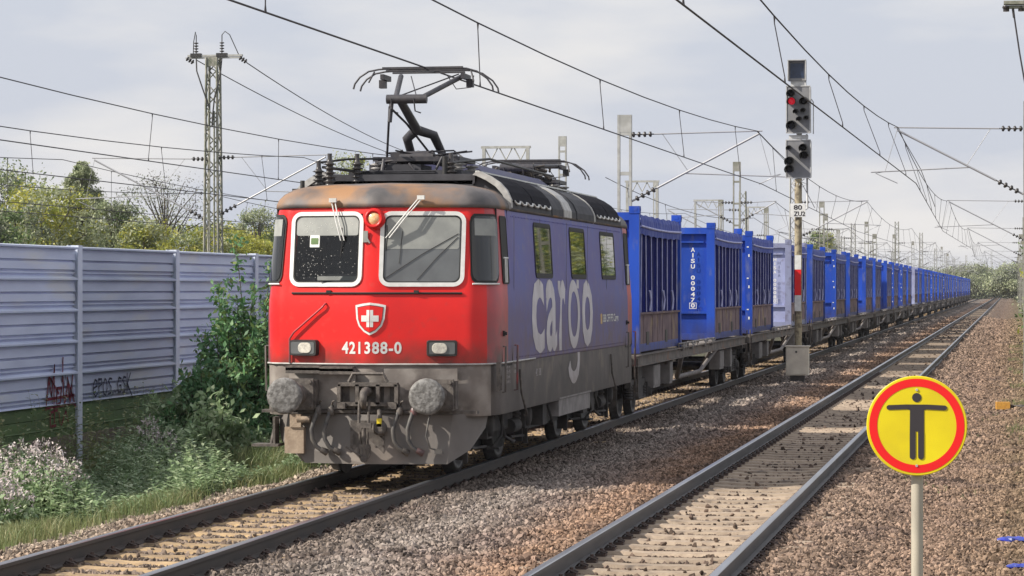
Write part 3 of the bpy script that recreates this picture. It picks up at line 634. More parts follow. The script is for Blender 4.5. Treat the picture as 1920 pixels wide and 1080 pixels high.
b = MB(); P = shift(rrect(.16,.16,.02), y5-.16, 1.87); patch(P, SP, .004, 'amber', 'orange_mark', loco)
b = put_text('421 388', lambda u, v: SP(Yat(1006,XS)-YB+u, 1.17+v, .004), .42, .10, .01).build('lettering', 'decal', loco)
yl = Yat(957, XS)-YB
for k, tx in enumerate(('15,41 m', '85 t  R', '125 km/h', 'II 64 t')):
    side_text(tx, yl-.28+(k%2)*.02, 1.33-k*.062, .30, .045, 'decal', 'lettering')
for k, tx in enumerate(('P 85', 'R 80')): side_text(tx, yl+.30, 1.33-k*.07, .14, .045, 'decal', 'lettering')
# panel seams and rivet rows on the side walls
for s in (1, -1):
    for yy in (2.62, 4.6, 6.9, 8.9, 10.9, 12.8):
        b = MB(); b.box(SP(yy, 2.36, .0015, s), (.003,.012,1.85)); b.build('panel_seam', 'skirt', loco)
    for zz in (3.27, 1.46):
        b = MB()
        for k in range(90): b.box(SP(2.7+k*.113, zz, .003, s), (.006,.016,.016))
        b.build('rivet_row', 'blue', loco)
# skirt fittings
for yy in (2.9, 11.2):
    b = MB(); b.tube([SP(yy,1.30,.02), SP(yy,1.0,.04), SP(yy+.10,.72,.10), SP(yy+.12,.70,.06)], .016, 6); b.build('lifting_hook', 'iron', loco)
b = MB(); b.box(SP(1.35,1.25,.03), (.05,.10,.36)); b.box(SP(1.35,1.18,.06),(.02,.05,.18)); b.build('lamp_bracket', 'iron', loco)
# belt ridge, roof wipers, lamp, shield, number, headlamps, handrail
b = MB(); b.tube([FP(x, 2.285, .012) for x in (-1.05,-.6,0,.6,1.1)], .014, 6)
for x in (-.55,.55): b.box(FP(x,2.30,.02), (.06,.03,.04))
b.build('belt_ridge', 'rubber', loco)
for x0, z0, x1, z1 in ((-.52,3.43,-.38,2.93),(.57,3.46,.18,2.96)):
    b = MB(); a = FP(x0, z0, .06); c = FP(x1, z1, .045)
    for dx in (-.022, .022): b.tube([a+Vector((dx,0,0)), (a+c)/2+Vector((dx*.9,-.03,0)), c+Vector((dx,0,0))], .008, 6)
    b.box(a, (.09,.06,.05)); w_ = b.build('wiper', 'white', loco)
    b = MB(); b.tube([c+Vector((-.01,.02,.16)), c+Vector((.0,.0,0)), c+Vector((-.03,.02,-.22))], .007, 5); b.build('wiper_blade', 'rubber', w_)
b = MB(); n_ = (0,-1,.1); c = FP(.02, 3.20, 0); b.lathe(c, n_, [(0,.135),(.05,.13),(.06,.12),(.075,.125),(.085,.085),(.06,.083)], 24); tl = b.build('top_lamp', 'red', loco)
b = MB(); b.lathe(c, n_, [(.058,.08),(.075,.06),(.082,.02)], 20); b.build('lens', 'amber', tl)
def sh_pts(k):      # shield outline
    P = [(-.5,.42),(-.25,.47),(0,.5),(.25,.47),(.5,.42),(.46,0),(.38,-.22),(.2,-.40),(0,-.5),(-.2,-.40),(-.38,-.22),(-.46,0)]
    return [(x*.38*k, z*.40*k+1.97) for x, z in P]
sd_ = patch(sh_pts(1), FP, .012, 'white', 'shield', loco); patch(sh_pts(.86), FP, .015, 'signdark', 'shield_line', sd_); patch(sh_pts(.82), FP, .018, 'red', 'shield_field', sd_)
for i, (w_, h_) in enumerate(((.075,.21),(.21,.075))):
    b = MB()
    for xx in ((-w_/2, 0), (0, w_/2)):
        b.add([FP(xx[0]+(.0001 if xx[0]==0 else 0), 1.975-h_/2, .021+.001*i), FP(xx[1]-(.0001 if xx[1]==0 else 0), 1.975-h_/2, .021+.001*i), FP(xx[1]-(.0001 if xx[1]==0 else 0), 1.975+h_/2, .021+.001*i), FP(xx[0]+(.0001 if xx[0]==0 else 0), 1.975+h_/2, .021+.001*i)], [(0,1,2,3)])
    b.build('cross_bar', 'white', sd_)
for txt, x0, wd in (('421', -.37, .245), ('388-0', -.07, .45)):
    put_text(txt, lambda u, v: FP(x0+u, 1.54+v, .004), wd, .15, .028, 1.12).build('fleet_number', 'white', loco)
for s in (-1, 1):
    x = .865*s; b = MB(); P = rrect(.37,.20,.03); f0 = lambda p: FP(x+p[0], 1.61+p[1], .0); f1 = lambda p: FP(x+p[0]*.96, 1.61+p[1]*.94, .075)
    b.prism(P, f0, f1); hl = b.build('headlight', 'black', loco)
    b = MB(); P = rrect(.31,.145,.02); b.prism(P, lambda p: FP(x+p[0], 1.61+p[1], .06), lambda p: FP(x+p[0], 1.61+p[1], .079)); b.build('reflector', 'glassgrey', hl)
    b = MB(); cx = x - s*.03; b.prism(rrect(.19,.135,.06), lambda p: FP(cx+p[0], 1.61+p[1], .07), lambda p: FP(cx+p[0]*.9, 1.61+p[1]*.9, .088)); b.build('lens', 'lamp', hl)
b = MB(); b.tube([FP(-1.06,1.42,.03), FP(-1.06,1.72,.035), FP(-1.0,1.80,.04), FP(-.62,2.11,.04), FP(-.59,2.15,.035), FP(-.59,2.16,.0)], .013, 6); b.build('handrail', 'redshaded', loco)
b = MB(); b.box(FP(-.08,2.98,.03), (.06,.03,.14)); b.tube([FP(-.05,2.95,.04),FP(-.02,2.9,.03)], .012, 5); b.build('bracket', 'shade', loco)
b = MB(); b.tube([plan(u,1.495,.79)+(1.412,) for u in [-2.4,-2,-1.6,-1.3,-1,-.5,0,.5,1,1.3,1.6,2,2.4]], .012, 6); b.build('drip_edge', 'pale', loco)
# buffer beam and fittings
for x0, x1, z, dy in ((-1.05,-.62,1.365,.10),(-.62,-.20,1.355,.07)):
    b = MB(); b.box(((x0+x1)/2, .82, z), (x1-x0, .18, .055)); b.box(((x0+x1)/2, .74, z-.03), (x1-x0, .02, .07)); b.build('front_step', 'iron', loco)
b = MB(); b.box((.62,.88,1.11), (.9,.03,.5), rz=.2); b.box((-.62,.88,1.11), (.9,.03,.5), rz=-.2); b.build('buffer_beam', 'front_grey', loco)
b = MB(); b.box((0,.80,.835), (2.7,.16,.035)); b.build('beam_flange', 'iron', loco)
for s in (-1, 1):
    b = MB(); b.lathe((s*.875,.0,1.05), (0,1,0), [(-.006,.02),(-.002,.10),(.0,.17),(.010,.210),(.03,.222),(.05,.21),(.06,.13),(.08,.085)], 28); bp = b.build('buffer', 'bufplate', loco)
    b = MB(); b.lathe((s*.875,.07,1.05), (0,1,0), [(0,.085),(.25,.085),(.25,.13),(.62,.135)], 18); b.build('buffer_sleeve', 'iron', bp)
    b = MB(); b.box((s*.875,.62,1.05), (.42,.05,.38)); b.box((s*.875,.72,1.05), (.46,.16,.34))
    for a in (-.17,.17):
        for c_ in (-.15,.15): b.lathe((s*.875+a,.595,1.05+c_), (0,-1,0), [(0,.025),(.03,.022)], 6)
    b.build('buffer_base', 'iron', bp)
# coupler: headstock frame, hook, screw link
b = MB()
for z in (1.17, .93): b.box((0,.72,z), (.74,.12,.045))
for x in (-.36,-.13,.13,.36): b.box((x,.72,1.05), (.045,.12,.24))
b.box((0,.80,1.05), (.72,.02,.2)); b.tube([(-.24,.70,1.20),(-.19,.70,1.30),(.19,.70,1.30),(.24,.70,1.20)], .024, 6, smooth=False)
for x in (-.32,.32): b.box((x,.68,.91),(.10,.12,.07))
b.build('coupling_frame', 'iron', loco)
b = MB(); b.tube([(0,.72,1.08),(0,.55,1.09),(0,.46,1.07),(0,.42,.98),(0,.47,.90),(0,.52,.92)], .05, 8, rr=[.055,.055,.05,.045,.035,.02]); hk = b.build('draw_hook', 'iron', loco)
b = MB()
for x in (-.06,.06): b.tube([(x,.50,.98),(x,.47,.80),(x,.47,.70)], .018, 6)
b.box((0,.47,.68), (.20,.06,.06)); b.tube([(0,.47,.66),(0,.50,.30)], .028, 8); b.tube([(-.05,.47,.60),(-.045,.5,.42)], .016,6); b.tube([(.05,.47,.60),(.045,.5,.42)], .016,6)
b.box((0,.50,.42), (.14,.06,.05)); b.tube([(-.22,.46,.42),(-.02,.48,.30),(.0,.48,.26)], .014, 6); b.lathe((0,.44,.27), (0,1,0), [(0,.04),(.05,.045),(.08,.03)], 10)
for x in (-.07,.07): b.tube([(x,.50,.42),(x,.50,.34),(x*.6,.50,.27)], .014, 6)
b.build('screw_coupling', 'iron', hk)
# brake hoses
for x, x1, mm in ((-.62,-.50,'hose'),(-.46,-.36,'hose'),(.40,.42,'hose'),(.58,.58,'hose')):
    s = -1 if x < 0 else 1
    b = MB(); b.tube([(x,.72,.90),(x,.66,.86),(x-.03*1,.60,.74),(x-.06,.57,.62),(x-.05,.57,.50),(x+.0,.58,.41),(x+.07,.60,.36)], .028, 8); h_ = b.build('brake_hose', mm, loco)
    b = MB(); b.lathe((x,.66,.86), (.1,-.2,-1), [(-.03,.03),(0,.042),(.05,.042),(.07,.03)], 8); b.lathe((x+.05,.595,.375), (1,.2,-.5), [(0,.035),(.09,.045),(.10,.02)], 8); b.tube([(x,.70,.90),(x+.02,.68,.96),(x+.06,.64,.97)], .012, 5); b.build('hose_coupling', 'iron' if x != .58 else 'redshaded', h_)
b = MB(); b.tube([(.78,.70,.83),(.77,.62,.72),(.75,.58,.55),(.80,.60,.40),(.88,.62,.38)], .012, 6); b.box((.90,.63,.36),(.10,.05,.06)); b.build('heating_cable', 'hose', loco)
b = MB(); b.box((.17,.57,.71), (.06,.02,.10)); b.build('yellow_tag', 'yellow', loco)
b = MB(); b.lathe((.17,.60,.64), (0,-1,0), [(-.03,.09),(.03,.09),(.04,.06)], 14); b.tube([(.17,.62,.72),(.15,.66,.86)], .03, 6); b.build('brake_cock', 'iron', loco)
for k, (x, s) in enumerate(((-.90,1),(.86,0))):
    if s: b = MB(); b.box((x-.02,.70,.48),(.24,.10,.32)); b.box((x,.68,.72),(.14,.10,.16)); b.lathe((x+.02,.66,.74),(1,0,0),[(0,.05),(.16,.04)],8); b.build('hose_socket', 'sleeper2', loco)
# snow plough
PLP = [(-1.10,.80),(-1.09,.60),(-1.0,.40),(-.80,.20),(.98,.20)]
b = MB()
cp = [(-1.02,.80),(-1.00,.62),(-.95,.45),(-.80,.20),(1.0,.20),(1.02,.80)]
fr = lambda p: Vector((p[0], .70+.16*abs(p[0])-.10*(p[1]<.5), p[1]))
bk = lambda p: fr(p)+Vector((0,.02,0))
half = [(0,.80),(0,.20),(.98,.20),(1.02,.80)]
b.prism(half, fr, bk)
b.prism([(-x, z) for x, z in [(0,.80),(0,.20),(.80,.20),(.95,.42),(1.02,.65),(1.04,.80)]][::-1], fr, bk)
def wing(pts): b.prism(pts, lambda p: Vector((p[0], .863+(p[0]-1.02)*2.0, p[1])), lambda p: Vector((p[0]-.02, .873+(p[0]-1.02)*2.0, p[1])))
b.add([fr((.98,.20)), fr((1.02,.80)), Vector((1.36,1.45,.80)), Vector((1.34,1.35,.62)), Vector((1.20,1.1,.36))], [(0,4,3,2,1)])
b.add([fr((-.80,.20)), fr((-.95,.42)), fr((-1.04,.80)), Vector((-1.30,1.3,.80)), Vector((-1.2,1.1,.45))], [(0,1,2,3,4)])
b.build('snow_plough', 'plough', loco)
b = MB(); b.box((0,.66,.50), (.42,.012,.46));
for x in (-.2,-.1,.1,.2): b.lathe((x,.655,.42),(0,-1,0),[(0,.012),(.012,.012)],6)
b.build('plough_plate', 'iron', loco)
b = MB(); b.tube([(-1.25,1.1,.75),(-1.32,1.1,.42)], .03, 6, smooth=False); b.box((-1.36,1.05,.40), (.34,.30,.03)); b.box((-1.27,1.1,.58),(.03,.2,.34)); b.build('footstep', 'iron', loco)
# bogies
def wheel(b, x, y, r, s): b.lathe((x,y,r), (s,0,0), [(-.09,r+.028),(-.06,r+.03),(-.055,r),(.05,r-.006),(.05,r*.86),(.0,r*.83),(-.01,r*.35),(.03,r*.28),(.09,r*.22),(.09,r*.1)], 32)
for cy in (3.75, LL-3.75):
    for dy in (-1.4, 1.4):
        ws_ = MB(); wheel(ws_, .7525, cy+dy, .62, 1); wheel(ws_, -.7525, cy+dy, .62, -1); ws_.tube([(-.8,cy+dy,.62),(.8,cy+dy,.62)], .09, 10); ws_.build('wheelset', 'steel', loco)
    for s in (-1, 1):
        b = MB(); x = s*1.06
        b.box((x,cy,.78), (.12,3.9,.16)); b.box((x,cy,.62), (.14,1.3,.28)); b.box((x,cy-1.9,.66), (.12,.24,.2)); b.box((x,cy+1.9,.66), (.12,.24,.2))
        for dy in (-1.4, 1.4):
            b.box((x+.03*s,cy+dy,.60), (.22,.34,.34)); b.lathe((x+.12*s,cy+dy,.60),(s,0,0),[(0,.15),(.06,.14),(.08,.08)],14)
            for e in (-.32,.32): b.lathe((x+.02*s,cy+dy+e,.50),(0,0,1),[(0,.09),(.03,.09),(.031,.07),(.06,.07),(.061,.09),(.09,.09),(.091,.07),(.12,.07),(.121,.09),(.15,.09),(.151,.07),(.2,.07),(.2,.09),(.24,.09)],12)
            b.box((x-.1*s,cy+dy-.72*np.sign(dy)*-1,.45),(.1,.1,.5)); b.box((x-.02*s,cy+dy+.78*np.sign(dy),.42),(.06,.05,.5)); b.tube([(x,cy+dy-.5,.33),(x,cy+dy+.5,.30)],.02,6)
        b.tube([(x+.1*s,cy-.5,.72),(x+.14*s,cy-.3,.40),(x+.14*s,cy+.3,.30),(x+.1*s,cy+.6,.30)],.022,6); b.lathe((x+.08*s,cy+.3,.5),(0,1,0),[(0,.1),(.5,.1)],12)
        b.tube([(x+.2*s,cy-.85,.76),(x+.2*s,cy-.85,.45),(x+.1*s,cy-.95,.30)],.018,6); b.box((x+.1*s,cy-.8,.28),(.16,.3,.03))
        b.build('bogie_frame', 'under', loco)
b = MB(); b.box((0,LL/2,.55), (1.9,3.2,.42)); b.box((0,LL/2,.85),(2.5,12.6,.16)); b.build('underframe', 'black', loco)
for cy in (3.75, LL-3.75):
    for dy in (-.75, .75): b = MB(); b.box((0,cy+dy,.56),(1.3,1.0,.7)); b.box((0,cy+dy,.25),(.8,.7,.16)); b.build('light_blocking_motor', 'black', loco)  # motor boxes added to block light passing under the locomotive
XS2 = XT+1.5; ya, yb = Yat(1052, XS2)-YB, Yat(1110, XS2)-YB
b = MB(); b.box((1.30,(ya+yb)/2,.66), (.34,yb-ya,.24)); b.box((1.30,(ya+yb)/2,.79), (.37,yb-ya+.04,.025)); bb = b.build('battery_box', 'wagonlight', loco)
for k, y in enumerate((ya-.5, yb+.3, yb+1.0)):
    b = MB(); b.box((1.2,y,.60), (.3,.3+.1*k,.3)); b.tube([(1.36,y+.2,.72),(1.40,y+.3,.50),(1.34,y+.5,.46)], .02, 6); b.build('equipment_box', 'under', loco)
# ---- roof equipment
def pantograph(y, up):
    t = MB()                                     # base frame on insulators
    for x in (-.55,.55):
        for dy in (-.45,.45):
            prof = []
            for k in range(6): prof += [(.0+k*.05,.055),(.012+k*.05,.095),(.026+k*.05,.095),(.038+k*.05,.055)]
            t.lathe((x,y+dy,3.72), (0,0,1), prof, 12)
    ins = t.build('base_insulators', 'insgrey', loco)
    b = MB()
    for x in (-.55,.55): b.box((x,y,4.06), (.07,1.1,.06))
    for dy in (-.48,.48): b.box((0,y+dy,4.06), (1.15,.07,.06))
    b.box((-.2,y+.1,4.10), (.5,.4,.14)); b.lathe((-.25,y-.35,4.08),(1,0,0),[(0,.09),(.45,.09)],12); b.lathe((.0,y+.45,4.10),(1,0,0),[(0,.07),(.35,.07)],10)
    for k in range(14): b.tube([(random.uniform(-.6,.6),y+random.uniform(-.6,.5),random.uniform(4.0,4.2)) for _ in range(3)], .012, 5)
    b.tube([(-.45,y-.5,4.05),(-.45,y-.6,3.9),(-.38,y-.62,3.72)],.03,6); b.tube([(.35,y-.55,4.08),(.25,y-.62,3.85),(.05,y-.6,3.82),(-.1,y-.55,4.0)],.018,6)
    base = b.build('pantograph_base', 'panto', loco)
    b = MB(); pv = Vector((.02,y+.30,4.16))
    if up: kn = Vector((-.06,y-1.30,4.80)); hd = Vector((.0,y+.05,5.20))
    else: kn = Vector((0,y-1.35,4.24)); hd = Vector((0,y+.35,4.33))
    if up:
        b.tube([pv+Vector((-.26,-.05,0)), pv+Vector((-.27,-.28,.20)), pv+Vector((-.10,-.50,.30)), pv+(kn-pv)*.45, kn], .06, 8, rr=[.06,.065,.07,.062,.055])
        b.tube([pv+Vector((.16,0,0)), pv+Vector((.10,-.30,.24)), pv+Vector((-.08,-.50,.30))], .06, 8, rr=[.055,.065,.07])
        b.tube([pv+Vector((.05,-.1,-.05)), (pv+kn)/2+Vector((-.1,-.14,.05)), kn+Vector((-.1,-.08,-.12))], .016, 5)
        b.tube([pv+Vector((-.5,-.5,-.15)), kn+Vector((-.12,-.05,-.10))], .017, 5); b.tube([kn+Vector((-.12,-.05,-.30)), kn+Vector((-.10,0,.02))], .03, 6)
    else:
        b.tube([pv+Vector((-.05,0,0)), kn], .055, 8)
    la = b.build('lower_arm', 'panto', loco)
    b = MB(); b.tube([kn+Vector((-.17,0,0)), kn+Vector((.36,0,0))], .062, 10)
    for a in (-.1,.2): b.tube([kn+Vector((a,-.06,0)), kn+Vector((a+.02,-.06,-.16)), kn+Vector((a+.08,0,-.18))], .01, 5)
    b.build('knee_joint', 'panto', la)
    b = MB(); b.tube([kn+Vector((-.05,0,.02)), hd+Vector((-.34,0,0))], .036, 8); b.tube([kn+Vector((.30,0,.02)), hd+Vector((.52,0,0))], .036, 8)
    if not up: b.tube([kn+Vector((0,0,.05)), hd+Vector((0,0,0))], .03, 8)
    b.tube([kn+Vector((.02,0,.05)), hd+Vector((.45,0,.02))], .010, 5); b.tube([kn+Vector((.22,0,.05)), hd+Vector((-.2,0,0))], .008, 5)
    b.tube([hd+Vector((.30,0,.0)), hd+Vector((.42,0,-.18)), hd+Vector((.62,0,-.16)), hd+Vector((.66,0,.0))], .007, 5)
    b.build('upper_arm', 'panto', loco)
    b = MB()
    for dy, dz in ((-.2,0),(.2,0)):
        c = hd+Vector((0,dy,.06+dz)); pts = [(-.95,-.24),(-.93,-.17),(-.86,-.08),(-.74,-.005),(-.6,.02),(-.5,.025),(.5,.025),(.6,.02),(.74,-.02),(.88,-.12),(.95,-.22),(.96,-.28)]
        b.tube([c+Vector((x,0,z)) for x, z in pts], .013, 6)
        b.box(c+Vector((0,0,.035)), (1.1,.04,.03)); b.box(c+Vector((0,0,.0)), (1.0,.03,.022))
    for x in (-.55,.55): b.box(hd+Vector((x,0,-.02)), (.05,.46,.07)); b.box(hd+Vector((x+.05*(1 if x>0 else -1),.05,-.10)), (.09,.10,.11)); b.tube([hd+Vector((x*1.2,-.2,.05)),hd+Vector((x*1.3,-.3,-.1))],.012,5)
    b.build('contact_head', 'panto', loco)
    if not up:
        b = MB(); rq = random.Random(9)
        for k in range(22):
            x, yy = rq.uniform(-.55,.55), y+rq.uniform(-1.3,.5); b.tube([(x,yy,rq.uniform(4.05,4.3)),(x+rq.uniform(-.3,.3),yy+rq.uniform(-.2,.5),rq.uniform(4.1,4.36))], rq.choice([.014,.02,.03]), 5)
        for dy in (-.6,.3): b.lathe((-.3,y+dy,4.2),(1,0,0),[(0,.07),(.02,.1),(.5,.1),(.52,.07)],10)
        b.build('folded_linkage', 'iron', loco)
pantograph(4.05, True); pantograph(11.9, False)
b = MB(); hp = [(-.62,3.72),(-.60,3.95),(-.45,4.06),(.45,4.06),(.60,3.95),(.62,3.72)]
b.prism(hp, lambda p: Vector((p[0],5.0,p[1])), lambda p: Vector((p[0],10.6,p[1]))); b.build('fan_hood', 'hoodblue', loco)
b = MB(); b.box((0,3.6,3.80), (1.5,1.6,.16)); b.box((-.3,3.9,3.93),(.7,.7,.12))
for k in range(7): b.box((-.1,2.79,3.735+k*.022), (1.0,.02,.010))
b.build('equipment_deck', 'shoulder', loco)
for (x, y, z) in ((-1.0,2.2,3.58),(-.78,1.9,3.66),(.62,2.75,3.70),(-.60,2.65,3.69)):
    b = MB(); prof = [(0,.06)]
    for k in range(5): prof += [(.03+k*.055,.045),(.045+k*.055,.085),(.06+k*.055,.045)]
    prof += [(.32,.03),(.40,.03)]; b.lathe((x,y,z), (0,0,1), prof, 12); b.build('roof_insulator', 'insul', loco)
b = MB(); b.tube([(-1.0,2.2,3.96),(-.7,2.6,4.02),(-.45,3.4,4.06)],.015,5); b.tube([(-.95,2.2,3.9),(-.6,2.65,3.86),(-.4,3.3,3.85)],.02,5); b.tube([(.6,2.9,3.98),(.7,5,4.12),(.6,11,4.12)],.018,5); b.box((-1.02,1.95,3.60),(.5,.12,.03)); b.tube([(-1.15,1.95,3.55),(-1.15,1.95,3.72)],.03,6); b.tube([(.55,2.7,3.7),(.55,2.7,4.05)],.035,8); b.build('roof_busbar', 'black', loco)
# rear end fittings
b = MB(); 
for s in (-1,1): b.lathe((s*.875,LL,1.05),(0,-1,0),[(0,.15),(.03,.22),(.05,.21),(.07,.085),(.3,.085),(.3,.13),(.7,.13)],18)
b.build('rear_buffers', 'iron', loco)
# ================================================================== WAGONS AND CONTAINERS
WP, W0 = 21.95, 47.85
def make_wagon(label):
    t = thing('flat_wagon', (XT, W0, 0), label, 'wagon', 'container wagons of the freight train'); L_ = 21.95
    b = MB()
    for s in (-1, 1):
        b.box((s*1.18, L_/2, 1.05), (.10, L_-1.4, .18)); b.box((s*1.20, L_/2, 1.15), (.16, L_-1.4, .02)); b.box((s*1.2, L_/2, .965), (.14, L_-1.4, .02))
        b.box((s*.45, L_/2, .95), (.14, L_-1.6, .3))
    for y in (.75, 2.4, 6.6, 8.2, 11, 13.7, 15.2, 19.5, L_-.75): b.box((0, y, 1.04), (2.3, .2, .16))
    b.build('frame', 'wagon', t)
    b = MB()
    for s in (-1, 1):
        for y0 in (5.6, 13.2): b.tube([(s*1.2, y0, .96),(s*.9, y0+1.2, .62),(s*.9, y0+2.1, .62)], .035, 6)
        b.tube([(s*1.22,7.7,.96),(s*1.0,8.8,.52),(s*1.0,13.0,.52),(s*1.22,14.2,.96)], .05, 6); b.tube([(s*1.25,6.9,1.24),(s*1.25,13.7,1.24)], .02, 6)
        for y in (6.95,8.6,10.3,12,13.65): b.tube([(s*1.25,y,1.12),(s*1.25,y,1.24)], .02, 6)
        for y in (7.6,9.2,11.6,13.1): b.box((s*1.22,y,1.17),(.14,.26,.09), rx=.3); b.tube([(s*1.24,y+.1,1.10),(s*1.28,y+.5,1.22)],.018,5)
    b.build('truss_rods', 'wagonlight', t)
    for y, dz, ln in ((3.9,.0,1.0),(6.1,.0,.5),(15.8,0,.9),(17.9,.0,.4)):
        b = MB(); b.box((1.08, y, .70), (.24, ln, .42)); b.box((1.205, y, .72), (.012, ln*.9, .36)); b.build('equipment_box', 'wagonlight', t)
    b = MB(); b.lathe((.35,9.4,.62),(0,1,0),[(0,.1),(.05,.2),(1.2,.2),(1.25,.1)],14); b.box((-.2,11.5,.65),(.5,.7,.35)); b.build('brake_cylinder', 'under', t)
    b = MB()
    for y in (0, L_):
        d = 1 if y == 0 else -1
        for s in (-1, 1): b.lathe((s*.875,y,1.0),(0,d,0),[(0,.15),(.02,.22),(.05,.21),(.07,.08),(.35,.08),(.35,.12),(.7,.13)],14)
        b.box((0,y+d*.62,.98),(2.3,.12,.3)); b.tube([(0,y+d*.6,1.0),(0,y+d*.1,1.0)],.05,6); b.tube([(.3,y+d*.6,.95),(.35,y+d*.35,.6),(.3,y+d*.2,.75)],.03,6)
        for s in (-1,1): b.tube([(s*1.25,y+d*.45,1.3),(s*1.25,y+d*.45,.5),(s*1.25,y+d*.8,.5),(s*1.25,y+d*.8,1.1)],.018,6)
    b.build('buffers', 'iron', t)
    for y in (2.6, L_-2.6):
        b = MB()
        for s in (-1, 1):
            b.box((s*1.0,y,.62),(.10,2.5,.14)); b.box((s*1.0,y,.46),(.1,.9,.3)); b.box((s*1.0,y,.80),(.12,.5,.22))
            for dy in (-.9,.9):
                b.box((s*1.0,y+dy,.47),(.2,.32,.28)); b.lathe((s*1.1,y+dy,.46),(s,0,0),[(0,.12),(.05,.11),(.06,.05)],12)
                for e in (-.24,.24):
                    pr = []
                    for k in range(5): pr += [(k*.05,.075),(k*.05+.03,.075),(k*.05+.031,.05),(k*.05+.049,.05)]
                    b.lathe((s*1.0,y+dy+e,.36),(0,0,1),pr,10)
                b.box((s*.78,y+dy-.5,.45),(.08,.06,.4)); b.box((s*.78,y+dy+.5,.45),(.08,.06,.4))
            b.tube([(s*1.06,y-.7,.34),(s*1.06,y+.7,.34)],.02,5)
        bf = b.build('bogie', 'under', t)
        for dy in (-.9,.9):
            b = MB(); wheel(b,.7525,y+dy,.46,1); wheel(b,-.7525,y+dy,.46,-1); b.tube([(-.8,y+dy,.46),(.8,y+dy,.46)],.08,8); b.build('wheelset', 'steel', bf)
    return t
w0 = make_wagon('flat container wagon coupled directly behind the locomotive')
km = kidmap(w0)
for k in range(1, 19): dup(w0, (XT, W0+WP*k, 0), label='flat container wagon, %s behind the locomotive' % ordn(k), kids=km)
CL, CW, CH, CZ = 6.45, 2.46, 2.52, 1.18
def vtext(txt, x, z, h, step, m, parent, y=-.032):
    for i, ch in enumerate(txt):
        if ch == ' ': continue
        wd = .09 if ch not in 'I1' else .03
        put_text(ch, lambda u, v: Vector((x-wd/2+u, y, z-i*step+v)), wd, h, .03).build('letter', m, parent)
    if True:
        n = len(txt)-1; b = MB(); z0 = z-n*step-.02
        for a in ((x-.08,z0,.16,.012),(x-.08,z0+h+.03,.16,.012)): b.box((a[0]+.08,y,a[1]),(.16,.002,.012))
        for dx in (-.075,.075): b.box((x+dx,y,z0+h/2+.015),(.012,.002,h+.03))
        b.build('letter_frame', m, parent)
